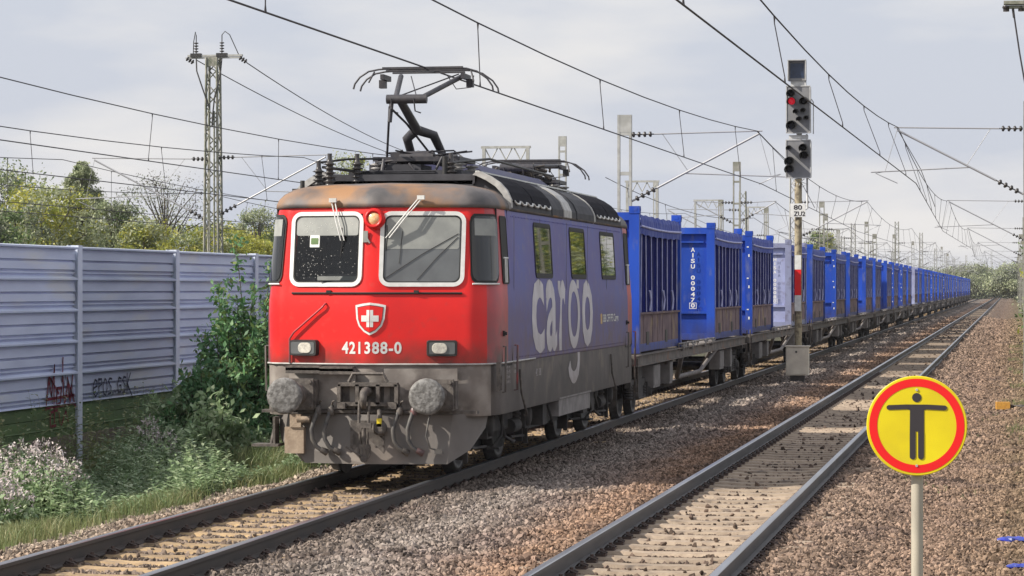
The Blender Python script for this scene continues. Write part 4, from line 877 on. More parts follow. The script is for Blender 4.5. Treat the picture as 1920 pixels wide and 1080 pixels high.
def make_container(kind, label, text=None, detail=True):
    body = 'cgrey' if kind == 'grey' else 'cblue'
    t = thing('bulk_container', (XT, 0, CZ), label, 'container', 'containers of the freight train')
    # frame: corner posts, rails, castings
    b = MB(); xw = CW/2
    for s in (-1, 1):
        for y in (.09, CL-.09):
            b.box((s*(xw-.09), y, CH/2), (.18,.18,CH)); b.box((s*(xw-.085), y, CH+.045), (.19,.2,.13)); b.box((s*(xw-.085), y, .06), (.184,.2,.12))
            b.box((s*(xw-.08), y, CH+.05), (.2,.09,.05)); b.box((s*(xw-.08), y, CH+.05), (.09,.21,.05))
        b.box((s*(xw-.10), CL/2, .09), (.12, CL-.36, .14))
    for y in (.08, CL-.08): b.box((0,y,CH-.07),(CW-.36,.16,.14)); b.box((0,y,.08),(CW-.36,.16,.14))
    b.build('frame', body, t)
    for y, d in ((CL-.09,-1),(.09,1)):
        b = MB(); b.box((0,y+.03*d,CH/2),(CW-.36,.04,CH-.28)); b.box((0,y-.03*d,.62),(CW-.36,.07,.05)); b.box((0,y-.03*d,.38),(.06,.07,.44))
        for x in (-.98,-.86,-.3): b.box((x,y-.01*d,1.5),(.05,.06,1.7))
        b.box((0,y-.02*d,CH-.32),(CW-.5,.06,.04))
        ep = b.build('end_wall', body, t)
    b = MB(); b.box((0,CL/2,CH-.12),(CW-.3,CL-.4,.05)); b.build('cover', 'flap', t)
    for s in (-1, 1):
        x = s*(xw-.07)
        b = MB(); b.box((x,CL/2,.36),(.05,CL-.36,.68))
        for y in (1.5, 4.3): b.box((x+s*.026,y,.25),(.02,.34,.24),m=1)
        for y in (.9,2.2,3.0,3.7,5.2): b.box((x+s*.028,y,.42),(.012,.03,.5))
        b.box((x+s*.03,CL/2,.71),(.07,CL-.36,.035)); b.build('lower_side_panel', ['cbase','black'], t)
        # curtain: gently corrugated sheet
        b = MB(); n = 60; vs = []
        for z in (.73, CH-.30):
            for i in range(n+1): vs.append((x+s*(.0+.022*math.sin(i*1.9)+.012*math.sin(i*.7)), .2+(CL-.4)*i/n, z))
        b.add(vs, [(i,i+1,n+2+i,n+1+i) for i in range(n)], smooth=True); b.build('curtain', 'curtain', t)
        if s < 0: continue
        for k in range(8):
            y = .5+k*(CL-1.0)/7; lean = random.choice([0,0,0,.12,-.1]); b = MB(); b.tube([(x+s*.035,y,.73),(x+s*.035,y+lean,CH-.3)], .012, 4); b.build('strap', 'strap', t)
        for y in (1.6,3.6,5.0): b = MB(); b.tube([(x+s*.06,y,.75),(x+s*.075,y+.05,.95),(x+s*.06,y-.05,1.12)], .022, 5); b.build('buckle', 'strap', t)
        # rolled flap on the side the photo shows sagging along the top
        b = MB(); n = 26; vs = []
        for j, (dz, dx) in enumerate(((0,.0),(-.08,.035),(-.2,.045),(-.21,.05),(-.36,.04))):
            for i in range(n+1):
                u = i/n; sag = .03*(1-(2*u-1)**2)
                vs.append((x+s*(.03+dx+.008*math.sin(i*2.2+j)), .2+(CL-.4)*u, CH-.02+dz-sag*(.6 if j == 0 else 1)+.012*math.sin(i*1.7)))
        b.add(vs, [(j*(n+1)+i,j*(n+1)+i+1,(j+1)*(n+1)+i+1,(j+1)*(n+1)+i) for j in range(4) for i in range(n)]); 
        b.tube([(x+s*.085,.2+(CL-.4)*i/n, CH-.24-.03*(1-(2*i/n-1)**2)) for i in range(n+1)], .022, 5, m=1); b.build('rolled_flap', ['flap','strap'], t)
    if text: vtext(text, .74, 1.98, .095, .125, 'white', ep, y=.04)
    else:
        b = MB(); b.box((.9,.03,1.3),(.01,.01,.01)); 
    if kind == 'stencil':
        b = MB()
        for z in (.4,1.2,2.0): b.box((xw-.08,-.003,z),(.035,.004,.07)); b.box((xw-.11,-.003,z+.22),(.05,.004,.03))
        b.build('stencil_marks', 'white', t)
    return t
cont = [(0,.75,'plain'),(0,13.55,'text'),(1,.0,'stencil')]
pl = make_container('plain', 'x'); tx = make_container('text', 'x', 'AISU 000470'); stn = make_container('stencil', 'x'); gr = make_container('grey', 'x', 'HISA 000080')
kms = {'plain': (pl, kidmap(pl)), 'text': (tx, kidmap(tx)), 'stencil': (stn, kidmap(stn)), 'grey': (gr, kidmap(gr))}
used_ = set(); seq = ['plain','text','stencil','grey','plain','stencil','text','plain','text','plain','stencil','stencil','plain','grey']
desc = {'plain':'blue container with dark curtain side','text':'blue container with white letters down its end wall','stencil':'blue container with white stencil marks on its post','grey':'lavender grey container with white letters down its end'}
idx = 0
for k in range(19):
    for sl in (0, 1):
        y = W0+WP*k+(1.15 if sl == 0 else 13.95)
        kd = seq[idx] if idx < len(seq) else ['plain','text','stencil','plain','stencil'][idx*7 % 5]
        o, kk = kms[kd]; lab = '%s, %s behind the locomotive' % (desc[kd], ordn(idx))
        if kd not in used_: used_.add(kd); o.location = (XT, y, CZ); o['label'] = lab
        else: dup(o, (XT, y, CZ), label=lab, kids=kk)
        idx += 1

# ================================================================== SIGNAL
sx_, sy_ = -5.5, 73.2; S = thing('railway_signal', (sx_, sy_, 0), 'tall light signal on a spotted post, one red lamp lit, plate 80 ZU2', 'railway signal')
def SZ(py): return Zat(py, sx_, sy_)
def SX(px): return (px-1497)*dep(sx_, sy_)/FPX
b = MB(); b.tube([(0,0,-.2),(0,0,SZ(335))], .10, 10); b.build('post', 'sigpost', S)
for z0, z1, mm in ((SZ(583),SZ(553),'white'),(SZ(553),SZ(505),'signred'),(SZ(505),SZ(478),'white')):
    b = MB(); b.box((.0,-.125,(z0+z1)/2), (.17,.02,z1-z0-.004)); b.build('mast_marker', mm, S)
b = MB(); b.box((0,-.13,SZ(394)),(.40,.02,SZ(382)-SZ(406)+.02)); pt = b.build('number_plate', 'white', S)
for txt, zz in (('80', SZ(393)), ('ZU2', SZ(405))): put_text(txt, lambda u, v: Vector((-.11+u,-.145,zz+v)), .22 if txt=='80' else .30, .125, .02).build('plate_lettering', 'signdark', pt)
def board(z0, z1, wd, name):
    b = MB(); b.box((.02,.18,(z0+z1)/2),(wd*.96,.30,z1-z0-.04)); o = b.build(name, 'sigback', S)
    b = MB(); b.prism(rrect(wd, z1-z0, .04), lambda p: Vector((p[0],-.0,(z0+z1)/2+p[1])), lambda p: Vector((p[0],-.03,(z0+z1)/2+p[1]))); b.build('face', 'sigface', o)
    b = MB()
    for dx in (-wd/2, wd/2): b.box((dx,-.02,(z0+z1)/2),(.025,.05,z1-z0))
    for z in (z0, z1): b.box((0,-.02,z),(wd,.05,.025))
    b.build('rim', 'sigback', o); return o
b1 = board(SZ(249), SZ(161), .62, 'main_board'); b2 = board(SZ(333), SZ(262), .64, 'distant_board')
def lamp(px, py, r, par, lens='black'):
    x, z = SX(px), SZ(py); b = MB(); n = 12; vs = []
    for (yy, k) in ((-.03,1),(-.34,1.05)):
        for i in range(n+1):
            a = -.25*pi+1.5*pi*i/n; vs.append((x+r*k*cos(a)*1, yy, z+r*k*sin(a)-(.03 if yy < -.1 else 0)))
    vs2 = [(v[0]*1+(v[0]-x)*.08, v[1], v[2]+(v[2]-z)*.08) for v in vs]; m = n+1
    b.add(vs+vs2, [(i,i+1,m+i+1,m+i) for i in range(n)]+[(2*m+i,3*m+i,3*m+i+1,2*m+i+1) for i in range(n)]+[(m+i,m+i+1,3*m+i+1,3*m+i) for i in range(n)], smooth=True)
    h = b.build('lamp_hood', 'black', par); b = MB(); b.lathe((x,-.03,z),(0,-1,0),[(0,r*.9),(.02,r*.88),(.04,r*.5)],16); b.build('lens', lens, h)
for px, py, r in ((1484,174,.10),(1508,189,.105),(1493,208,.06),(1507,206,.06),(1499,222,.06),(1513,220,.06),(1485,234,.12)): lamp(px, py, r, b1)
lamp(1485, 189, .105, b1, 'redlamp')
for px, py, r in ((1480,276,.06),(1507,276,.10),(1509,290,.11),(1481,301,.11),(1481,316,.11)): lamp(px, py, r, b2)
b = MB(); z0, z1 = SZ(151), SZ(113); b.box((SX(1495),.1,(z0+z1)/2),(.46,.26,z1-z0)); mb_ = b.build('matrix_box', 'sigface', S)
b = MB(); b.box((SX(1495),-.036,(z0+z1)/2),(.36,.01,z1-z0-.14)); b.build('screen', 'matrix', mb_)
b = MB()
for dx in (-.23,.23): b.box((SX(1495)+dx,-.1,(z0+z1)/2),(.02,.2,z1-z0))
b.box((SX(1495),-.1,z1),(.48,.2,.02)); b.build('visor', 'sigback', mb_)
b = MB(); b.box((SX(1497),.1,SZ(156)),(.40,.2,.14)); b.box((0,.12,SZ(256)),(.5,.16,.10)); b.box((0,.35,(SZ(335)+SZ(150))/2),(.14,.12,SZ(150)-SZ(335)))
b.tube([(.33,.2,SZ(185)),(.38,.25,SZ(190)),(.38,.25,SZ(250))],.015,5); b.tube([(.2,.3,SZ(250)),(.22,.3,SZ(390)),(.15,.2,SZ(393))],.025,5)
for k in range(5): b.tube([(random.uniform(-.2,.2),0,SZ(335)),(random.uniform(-.25,.25),-.1,SZ(345)),(.0,0,SZ(355))],.012,5)
b.build('bracket', 'sigback', S)
for k in range(5):
    pass
cb = thing('signal_cabinet', (-5.46, 72.3, -.17), 'beige trackside cabinet at the foot of the signal', 'cabinet')
b = MB(); b.box((0,.15,.62),(.58,.42,.74)); b.box((0,.15,1.005),(.64,.48,.03)); b.build('case', 'cabinet', cb)
b = MB(); b.box((-.01,-.068,.62),(.50,.012,.68)); dr = b.build('door', 'cabinet', cb); b = MB(); b.lathe((-.02,-.07,.86),(0,-1,0),[(0,.03),(.02,.025)],10); b.build('lock', 'black', dr)
b = MB(); b.box((0,.15,.12),(.36,.3,.26)); b.build('base', 'under', cb)

# ================================================================== SIGN
sg = thing('warning_sign', (-.454, 13.8, -.35), 'round yellow sign with red ring and black figure with outstretched arms on a grey pole', 'sign')
dS = dep(-.454, 13.8); zc = Zat(797.5, -.454, 13.8)+.35; r0 = 93.5*dS/FPX
b = MB(); b.tube([(0,.04,0),(0,.04,zc+.1)], .0295, 16); b.build('pole', 'polecream', sg)
b = MB()
for z in (-.1,.08): b.box((0,.02,zc+z),(.16,.03,.02)); b.tube([(-.035,.03,zc+z),(-.035,.075,zc+z),(.035,.075,zc+z),(.035,.03,zc+z)],.006,5)
b.build('clamp', 'pale', sg)
b = MB(); b.lathe((0,0,zc),(0,-1,0),[(0,r0*.97),(.0,r0),(.018,r0),(.02,r0*.985)],64,smooth=False); pl_ = b.build('disc', 'signyellow', sg)
b = MB(); n = 72; ri, ro = r0*.785, r0*.945
b.add([(ro*cos(2*pi*i/n),-.0215,zc+ro*sin(2*pi*i/n)) for i in range(n)]+[(ri*cos(2*pi*i/n),-.0215,zc+ri*sin(2*pi*i/n)) for i in range(n)], [(i,(i+1)%n,n+(i+1)%n,n+i) for i in range(n)]); b.build('red_ring', 'signred', pl_)
def fx(px, py): return ((px-1718.5)/93.5*r0, (797.5-py)/93.5*r0)
fig = MB(); Y_ = -.0225
c = fx(1718.5, 744.5); rh = 8.6/93.5*r0; fig.add([(c[0]+rh*cos(2*pi*i/24), Y_, zc+c[1]+rh*sin(2*pi*i/24)) for i in range(24)], [tuple(range(24))])
def cap_poly(a, c, wpx):   # rounded bar
    A_, B_ = Vector((*fx(*a),0)), Vector((*fx(*c),0)); rr_ = wpx/2/93.5*r0; d = (B_-A_).normalized(); an = math.atan2(d.y, d.x); P = []
    P += [(B_.x+rr_*cos(an-pi/2+pi*k/8), B_.y+rr_*sin(an-pi/2+pi*k/8)) for k in range(9)]; P += [(A_.x+rr_*cos(an+pi/2+pi*k/8), A_.y+rr_*sin(an+pi/2+pi*k/8)) for k in range(9)]
    return P
for j, (a, c, wd) in enumerate((((1667,763.5),(1700,762),9),((1737,762),(1770,763.5),9),((1711,812),(1711,855),11),((1726.5,812),(1726.5,855),11))):
    P = cap_poly(a, c, wd); fig.add([(p[0], Y_-.0006*(1+j%2), zc+p[1]) for p in P], [tuple(range(len(P)))])
P = [fx(*p) for p in ((1700,757.6),(1737,757.6),(1737,766.4),(1732,768),(1732,812),(1721,812),(1721,808),(1716.5,808),(1716.5,812),(1705.5,812),(1706,768),(1700,766.4))]
fig.add([(p[0], Y_, zc+p[1]) for p in P], [tuple(range(len(P)))]); fig.build('figure', 'signdark', pl_)
for z in (.72,-.80):
    b = MB(); b.lathe((0,-.0215,zc+r0*z),(0,-1,0),[(0,.007),(.004,.006)],8); b.build('bolt', 'pale', pl_)
# ================================================================== SMALL THINGS RIGHT OF THE TRACK
def GY(py, x): return None
ob = thing('orange_box', (-.15, 62.8, -.36), 'small orange plastic box with dark cable tail on the gravel', 'box'); ob.rotation_euler = (0,0,.1)
b = MB(); b.box((-.02,0,.09),(.30,.24,.16)); b.build('box', 'orange', ob); b = MB(); b.tube([(.13,0,.06),(.4,.1,.08),(.8,.2,.05),(1.5,.5,.06)],.035,6); b.tube([(.13,0,.1),(.5,-.2,.06),(.9,-.3,.08)],.02,6); b.build('cable_tail', 'iron', ob)
b = MB()
rg = random.Random(4)
def crumple(b, c, L_, w_, h_):
    n = 9
    for r in range(4):
        pass
    vs = [(c[0]+L_*(i/n-.5)+rg.uniform(-.01,.01), c[1]+w_*(j/3-.5)*(1-.5*abs(i/n-.5)), c[2]+h_*rg.uniform(.1,1)*(1 if 0<j<3 else .25)) for j in range(4) for i in range(n+1)]
    b.add(vs, [(j*(n+1)+i,j*(n+1)+i+1,(j+1)*(n+1)+i+1,(j+1)*(n+1)+i) for j in range(3) for i in range(n)])
def foil(L_, r, loc, nm, lab, seed):
    rg = random.Random(seed); b = MB(); n = 11; k = 10; vs = []
    for i in range(n+1):
        u = i/n; q = r*(.35+.65*sqrt(max(0,1-(2*u-1)**2)))*rg.uniform(.8,1.15)
        for j in range(k): a = 2*pi*j/k; e = rg.uniform(.75,1.2); vs.append((L_*(u-.5), 1.6*q*cos(a)*e, max(.004, .55*r+.62*q*sin(a)*e)))
    b.add(vs, [(i*k+j,i*k+(j+1)%k,(i+1)*k+(j+1)%k,(i+1)*k+j) for i in range(n) for j in range(k)]+[tuple(range(k))[::-1], tuple(n*k+j for j in range(k))])
    tag(b.build(nm, 'litter', loc=loc), lab, 'litter')
foil(.42, .055, (.07,30.0,-.36), 'plastic_wrapper', 'crumpled blue plastic bag lying on the gravel right of the sign', 3)
foil(.26, .045, (.09,27.2,-.36), 'plastic_scrap', 'small torn blue plastic scrap in the lower right corner', 8)
b = MB(); b.box((0,0,.02),(.55,.4,.06)); tag(b.build('cable_plate', 'pale', loc=(-2.35,70.5,.0)), 'flat pale metal plate clipped over the right rail of the free track', 'metal plate')
b = MB(); b.tube([(-2.2,69.6,-.12),(-1.6,67,-.24),(-1.2,64,-.3),(-.9,60,-.34)],.028,6); tag(b.build('track_cable', 'black'), 'black cable curving over the gravel from the free track', 'cable')
# ================================================================== OVERHEAD LINES
def insul(b, p0, p1, n, r=.07, m=1):
    p0, p1 = Vector(p0), Vector(p1); L_ = (p1-p0).length; pr = []
    for k in range(n): a = L_*k/n; e = L_/n; pr += [(a,.018),(a+e*.25,r),(a+e*.55,r*.9),(a+e*.6,.02)]
    pr.append((L_,.018)); b.lathe(p0, p1-p0, pr, 10, m=m)
def cat_line(label, sup, r=.011, ndrop=6, far=False):
    """sup = [(y, x_contact, x_mess, z_mess)], contact wire at 5.3; z sag between supports"""
    t = thing('overhead_line', (0,0,0), label, 'overhead line', 'overhead lines')
    cw, mw, dr = [], [], []
    for (y0,xc0,xm0,z0),(y1,xc1,xm1,z1) in zip(sup[:-1], sup[1:]):
        n = 12
        for i in range(n+1 if (y1 == sup[-1][0]) else n):
            u = i/n; y = y0+(y1-y0)*u; cw.append((xc0+(xc1-xc0)*u, y, 5.3)); mw.append((xm0+(xm1-xm0)*u, y, z0+(z1-z0)*u-.62*4*u*(1-u)))
        for i in range(ndrop):
            u = (i+.5)/ndrop; dr.append([(xc0+(xc1-xc0)*u, y0+(y1-y0)*u, 5.3),(xm0+(xm1-xm0)*u, y0+(y1-y0)*u, z0+(z1-z0)*u-.62*4*u*(1-u))])
    b = MB(); b.tube(cw, r, 5); b.build('contact_wire', 'wire', t); b = MB(); b.tube(mw, r, 5); b.build('messenger_wire', 'wire', t)
    dr = dr[:90]
    for a, c in dr:
        b = MB(); a, c = Vector(a), Vector(c); k = (c-a).length; b.tube([a, a+Vector((0,0,min(.08,k*.2))), c-Vector((0,0,min(.1,k*.2))), c], r*.62, 4, rr=[r*1.3,r*.62,r*.62,r*1.3]); b.build('dropper', 'wire', t)
    return t
SP_ = 67.0
def sups(X, y0, n, st, xm=0):
    return [(y0+SP_*k, X+st*(1 if k % 2 == 0 else -1), X+xm, 6.85) for k in range(n)]
cat_line('overhead line above the freight train, touched by the raised pantograph', [(12,-8.15,-8.1,6.85),(79,-6.95,-7.1,6.82)]+[(79+SP_*k,-7.5+.35*(-1)**k,-7.4,6.9) for k in range(1,6)], r=.0125)
cat_line('overhead line above the empty free track on the right', [(12,-3.6,-3.5,6.85),(79,-2.62,-3.12,6.88)]+[(79+SP_*k,-3.15+.3*(-1)**k,-3.15,6.9) for k in range(1,6)], r=.0125)
cat_line('overhead line left of the train whose wires pass highest in front of the tall mast', [(34,-20.0,-19.7,7.0),(101,-19.3,-19.5,7.0),(168,-19.5,-19.5,6.9),(235,-19.5,-19.5,6.9)], r=.013)
cat_line('overhead line left of the train carried by the right bracket of the tall mast', [(29,-25,-24.9,7.0),(96,-24.6,-24.8,7.0),(163,-25,-24.9,7.0),(230,-24.8,-24.9,7.0)], r=.014)
cat_line('overhead line left of the train carried by the left bracket of the tall mast', [(29,-34,-33.9,7.0),(96,-33.8,-33.8,7.0),(163,-34,-33.9,7.0),(230,-33.8,-33.9,7.0)], r=.014)
cat_line('overhead line over the yard track next beyond the train', [(146+SP_*k,-12.2+.3*(-1)**k,-12.2,6.9) for k in range(0,7)], r=.016, ndrop=5)
cat_line('overhead line over the yard track second beyond the train', [(113+SP_*k,-16.4+.3*(-1)**k,-16.4,6.9) for k in range(0,7)], r=.016, ndrop=5)
cat_line('overhead line farthest left, low above the tree tops', [(62+SP_*k,-38+.3*(-1)**k,-38,6.9) for k in range(0,4)], r=.016, ndrop=5)
# ---- masts
def lattice(b, x, y, z0, z1, w0, w1, m=0, step=.5, leg=.035, sides=(0,1,2,3)):
    def cor(i, z): u = (z-z0)/(z1-z0); h = (w0+(w1-w0)*u)/2; return Vector((x+(-h,h,h,-h)[i], y+(-h,-h,h,h)[i], z))
    for i in range(4): b.tube([cor(i,z0), cor(i,z1)], leg, 4, m=m, smooth=False)
    n = int((z1-z0)/step)
    for i in sides:
        for k in range(n):
            za, zb = z0+(z1-z0)*k/n, z0+(z1-z0)*(k+1)/n; a, c = (i, (i+1)%4) if k % 2 else ((i+1)%4, i)
            b.tube([cor(a,za), cor(c,zb)], leg*.55, 3, m=m, cap=False)
def battened(b, x, y, z0, z1, w, m=0):
    for s in (-1,1):
        b.box((x+s*w/2,y,(z0+z1)/2),(.07,.16,z1-z0),m); 
    k = z0+.5
    while k < z1: b.box((x,y,k),(w,.14,.10),m); k += 1.15
    b.box((x,y,z1-.25),(w+.02,.15,.5),m)
def cantilever(t, x, y, tipx, zt=6.85, zc=5.3, cx=None, full=True):
    """bracket from mast at x to tipx, top tube with insulator, diagonal strut, registration tube and steady arm"""
    s = 1 if tipx > x else -1; b = MB(); cx = tipx if cx is None else cx; w_ = abs(tipx-x)
    insul(b, (x+s*.2,y,zt-.05), (x+s*.85,y,zt-.04), 4, .085); b.tube([(x+s*.85,y,zt-.04),(tipx+s*.1,y,zt+.02)], .022, 6)
    zb = zt-1.85*w_/3.7 if w_ < 4.5 else zt-2.3
    a = Vector((x+s*.18,y,zb-.05)); c = Vector((tipx,y,zt-.06)); d = (c-a).normalized()
    insul(b, a+d*.15, a+d*.85, 4, .085); b.tube([a+d*.85, c], .034, 6); b.tube([a, a+d*.2], .03, 5)
    e = a+(c-a)*.42; b.tube([e, (tipx+s*.75,y,e.z-.12)], .02, 6)
    b.tube([(tipx+s*.35,y,e.z-.1),(cx+s*.62,y,zc+.30),(cx,y,zc+.02)], .014, 5); b.tube([(tipx,y,zt),(tipx+s*.35,y,e.z-.1)],.008,4)
    b.tube([(x+s*1.1,y,zt-.05), a+(c-a)*.45], .01, 4)
    b.build('cantilever', ['alu','insul'], t)
def mast(label, X, Y, ztop, kind, arms, m='mastpale', w=.34, cat='catenary mast', extra=None, z0=-.6):
    t = thing('catenary_mast', (X,Y,0), label, 'catenary mast', 'catenary masts'); b = MB()
    if kind == 'lattice': lattice(b,0,0,z0,ztop,w*1.5,w)
    else: battened(b,0,0,z0,ztop,w)
    b.build('pole', m, t)
    for tip in arms: cantilever(t, 0, 0, tip[0]-X, *(tip[1:]))
    return t
m1 = mast('pale battened mast just behind the rear of the locomotive, bracket reaching right over the train', -10.95, 79.3, Zat(215,-10.95,79.3), 'bat', [(-7.08,6.82,5.3)])
m2 = mast('mast nearest on the right bank, bracket reaching left over the free track', .54, 79.3, 7.6, 'bat', [(-3.15,6.88,5.3)], 'mastfar', .3)
# tall double mast behind the barrier
XM, YM = -29.2, Yat(400,-29.2); zM = Zat(108, XM, YM)
tm = thing('catenary_mast', (XM,YM,0), 'tall green lattice mast behind the noise barrier, cable ends on its crossbeam', 'catenary mast', 'catenary masts')
b = MB(); lattice(b,0,0,-.6,zM,.62,.40,step=.45,leg=.05); b.box((0,-.2,zM-.15),(.40,.02,.34)); b.tube([(.12,-.28,-.6),(.12,-.28,zM-2)],.035,6); b.tube([(-.05,-.3,-.6),(-.05,-.3,zM-2.6)],.03,6); b.build('pole', 'mastgreen', tm)
def mxz(px, py): return ((px-400)*dep(XM,YM)/FPX/1.0, Zat(py, XM, YM))
b = MB(); b.box((mxz(405,0)[0]-.02,0,zM+.08),(2.1,.14,.07)); b.box((0,0,zM+.0),(2.1,.10,.05)); b.build('crossbeam', 'mastpale', tm)
b = MB()
for px in (367,417):
    x = mxz(px,0)[0]; insul(b,(x,0,zM+.1),(x,0,zM+.62),5,.09); b.box((x,0,zM+.1),(.4,.2,.14)); b.tube([(x,0,zM+.6),(x,0,zM+.85)],.02,5)
for s in (-1,1): insul(b,(s*1.02,0,zM+.0),(s*1.02+(.28 if s>0 else .28),-.0,zM-.18),3,.10)
b.build('cable_termination', ['black','insul'], tm)
b = MB(); x = mxz(417,0)[0]; x2 = mxz(367,0)[0]
b.tube([(x,0,zM+.85),(x+.12,0,zM+.98),(x+.30,0,zM+.85),(x+.65,0,zM+.1),(x+.8,0,zM-.05)],.018,5); b.tube([(x2,0,zM+.85),(x2-.03,0,zM+.98),(x2-.1,0,zM+.6),(x2-.12,0,zM)],.018,5)
b.tube([(x,0,zM+.05),(x,-.2,zM-.6),(x-.2,-.3,zM-1.5),(.08,-.32,zM-2.1),(.05,-.32,zM-2.6)],.028,6); b.tube([(x2,0,zM+.05),(x2+.08,-.2,zM-.5),(x2+.35,-.3,zM-1.2),(-.05,-.3,zM-1.9)],.028,6); b.build('cable', 'black', tm)
cantilever(tm,0,0,-24.9-XM+.0,7.25,5.3); cantilever(tm,0,0,-33.8-XM,7.2,5.3)
fw = thing('feeder_line', (XM,YM,0), 'two sagging feeder wires leaving the crossbeam of the tall mast to the right', 'feeder wire')
for (a, c) in (((465,118),(745,281)),((368,112),(735,291))):
    b = MB(); x0, z0 = mxz(*a); Y2 = 58; X2 = -27.0; x2, z2 = X2-XM+0, 0
    XX2 = -29.2+0; Yb = YM+55; Xb = (c[0]-1895)*cT*dep(-28,Yb)/FPX; zb = Zat(c[1], Xb, Yb)
    pts = []
    for i in range(13):
        u = i/12; pts.append((x0+(Xb-XM-x0)*u, 55*u, z0+(zb-z0)*u-.25*4*u*(1-u)))
    b.tube(pts, .02, 5); b.build('feeder_wire', 'wire', fw)
# further masts: (pixel column, pixel of the top, X, kind, tip X list, material)
BG = [(1055,255,-21.8,'bat',[(-25.2,6.9)],'mastpale','pale mast behind the lowered pantograph, its arm reaching left'),
 (1230,338,-26.5,'bat',[(-22.5,6.9)],'mastpale','narrow pale mast right of the large battened mast'),
 (1352,374,-22,'bat',[(-26,6.9)],'mastfar','pale mast above the second container'),
 (1393,358,-15.2,'lattice',[(-19.5,6.9)],'mastgreen','green lattice mast above the third container'),
 (1437,388,-20.5,'bat',[(-25,6.9)],'mastfar','mast above the fourth container, left of the signal'),
 (1482,338,-11.2,'lattice',[(-7.4,6.9)],'mastpale','pale lattice mast directly behind the signal post'),
 (1548,400,-15,'bat',[(-19,6.9)],'mastfar','mast right of the signal above the blue containers'),
 (1600,418,-14,'lattice',[(-18,6.9)],'mastfar','lattice mast above the eighth container'),
 (1572,431,-20,'bat',[(-24,6.9)],'mastfar','slim mast left of the lattice mast over the eighth container'),
 (1640,448,-13,'bat',[(-17,6.9)],'mastfar','mast above the tenth container'),
 (1677,415,-11.2,'lattice',[(-7.4,6.9)],'mastgreen','green lattice mast half way along the container row'),
 (1712,452,-15,'bat',[(-11,6.9)],'mastfar','mast with one arm over the middle of the container row'),
 (1735,434,-10.9,'lattice',[(-7.4,6.9)],'mastfar','dark lattice mast beyond the middle of the container row'),
 (1766,462,-14,'bat',[(-10.5,6.9)],'mastfar','thin mast well beyond the middle of the container row'),
 (1777,475,-12,'bat',[(-8.5,6.9)],'mastfar','mast near the far end of the container row'),
 (1812,478,-11,'lattice',[(-7.4,6.9)],'mastfar','lattice mast over the last containers'),
 (1916,396,1.0,'bat',[(-3.15,6.9)],'mastfar','second mast along the right edge, reaching left over the free track'),
 (1911,434,1.1,'bat',[(-3.15,6.9)],'mastfar','third mast along the right edge, reaching left over the free track'),
 (1905,456,1.0,'bat',[(-3.15,6.9)],'mastfar','fourth mast along the right edge, small in the distance'),
 (1868,455,-2.2+0,'lattice',[],'mastfar','distant lattice tower beyond the vanishing tracks')]
for (px, py, X, kind, tips, mm, lab) in BG:
    if X > 0: k = {1916:1,1911:2,1905:3}[px]; Yv = 79.3+SP_*k; zt = 7.7
    elif px == 1868: X = -6; Yv = 900; zt = 14
    elif px == 1482: Yv = 146; zt = 9.3
    elif px == 1677: Yv = 280; zt = 9.0
    elif px == 1735: Yv = 347; zt = 9.2
    else: Yv = Yat(px, X); zt = min(max(Zat(py, X, Yv), 7.6), 14)
    t = mast(lab, X, Yv, zt, kind, [(tp[0], tp[1], 5.3) for tp in tips], mm)
for k in range(4, 9):
    for X, tip, who in ((-10.9,-7.4,'train side'),(1.4,-3.15,'right bank'),(-18.6,-16.4,'yard')):
        mast('far mast of the %s row, %s support beyond the nearest' % (who, ordn(k-1)), X, 79.3+SP_*k+(0 if X!=-18.6 else -33), 8.2, 'bat' if X > 0 else 'lattice', [(tip,6.9,5.3)], 'mastfar')
for k in range(0, 4):
    mast('yard mast standing behind the containers, %s in its row' % ordn(k), -14.2, 146+SP_*k, 9.0, 'bat', [(-12.2,6.9,5.3),(-16.4,6.9,5.3)], 'mastfar')
def gantry(label, X0, X1, Y, z, m='mastpale'):
    t = thing('trackside_gantry', (X0,Y,0), label, 'gantry', 'distant steel gantries'); b = MB(); w_ = X1-X0
    b.box((0,0,z/2-.3),(.16,.16,z+.6)); b.box((w_,0,z/2-.3),(.16,.16,z+.6)); b.build('post', m, t)
    b = MB(); b.box((w_/2,0,z+.05),(w_+.3,.14,.12))
    for k in range(3):
        x = w_*(k+.5)/3
        for s in (-1,1): b.tube([(x+s*.32,0,z),(x,0,z-.6)],.03,4)
    b.build('beam', m, t)
for lab, pa, pb, py, X in (('pale steel gantry standing left of the mast behind the lowered pantograph',905,990,277,-24),('pale steel gantry left of the narrow mast over the first container',1175,1232,341,-22),('small gantry above the second container',1303,1352,376,-24),('small gantry above the fourth container',1402,1437,389,-22),
      ('tiny gantry above the seventh container',1545,1572,431,-20)):
    Yv = Yat(pb, X); x1 = X; x0 = (pa-1895)*cT*dep(X,Yv)/FPX; gantry(lab, x0, x1, Yv, Zat(py, X, Yv))
# feeder bracket at the top right
fb = thing('feeder_bracket', (1.6, 40, 0), 'overhanging steel bracket with two dark insulators in the upper right corner', 'bracket')
zf = Zat(9, 0, 40); b = MB(); lattice(b,0,0,-.5,zf+1,.4,.3); b.build('pole', 'mastgreen', fb)
b = MB(); b.box((-.82,0,zf+.03),(1.75,.16,.05)); b.box((-.82,0,zf-.03),(1.6,.10,.04)); b.build('arm', 'mastgreen', fb)
b = MB()
for x in (-1.66,-1.45): b.lathe((x,0,zf-.01),(0,0,-1),[(0,.05),(.03,.06),(.04,.045),(.08,.045)],10)
b.tube([(-1.57,0,zf-.02),(-1.55,0,zf-.18)],.02,6); b.build('insulator', 'insul', fb)
b = MB(); b.tube([(-1.55,0,zf-.15),(-1.47,0,zf-.7),(-1.35,0,zf-1.4)],.012,5); b.build('hanging_wire', 'wire', fb)
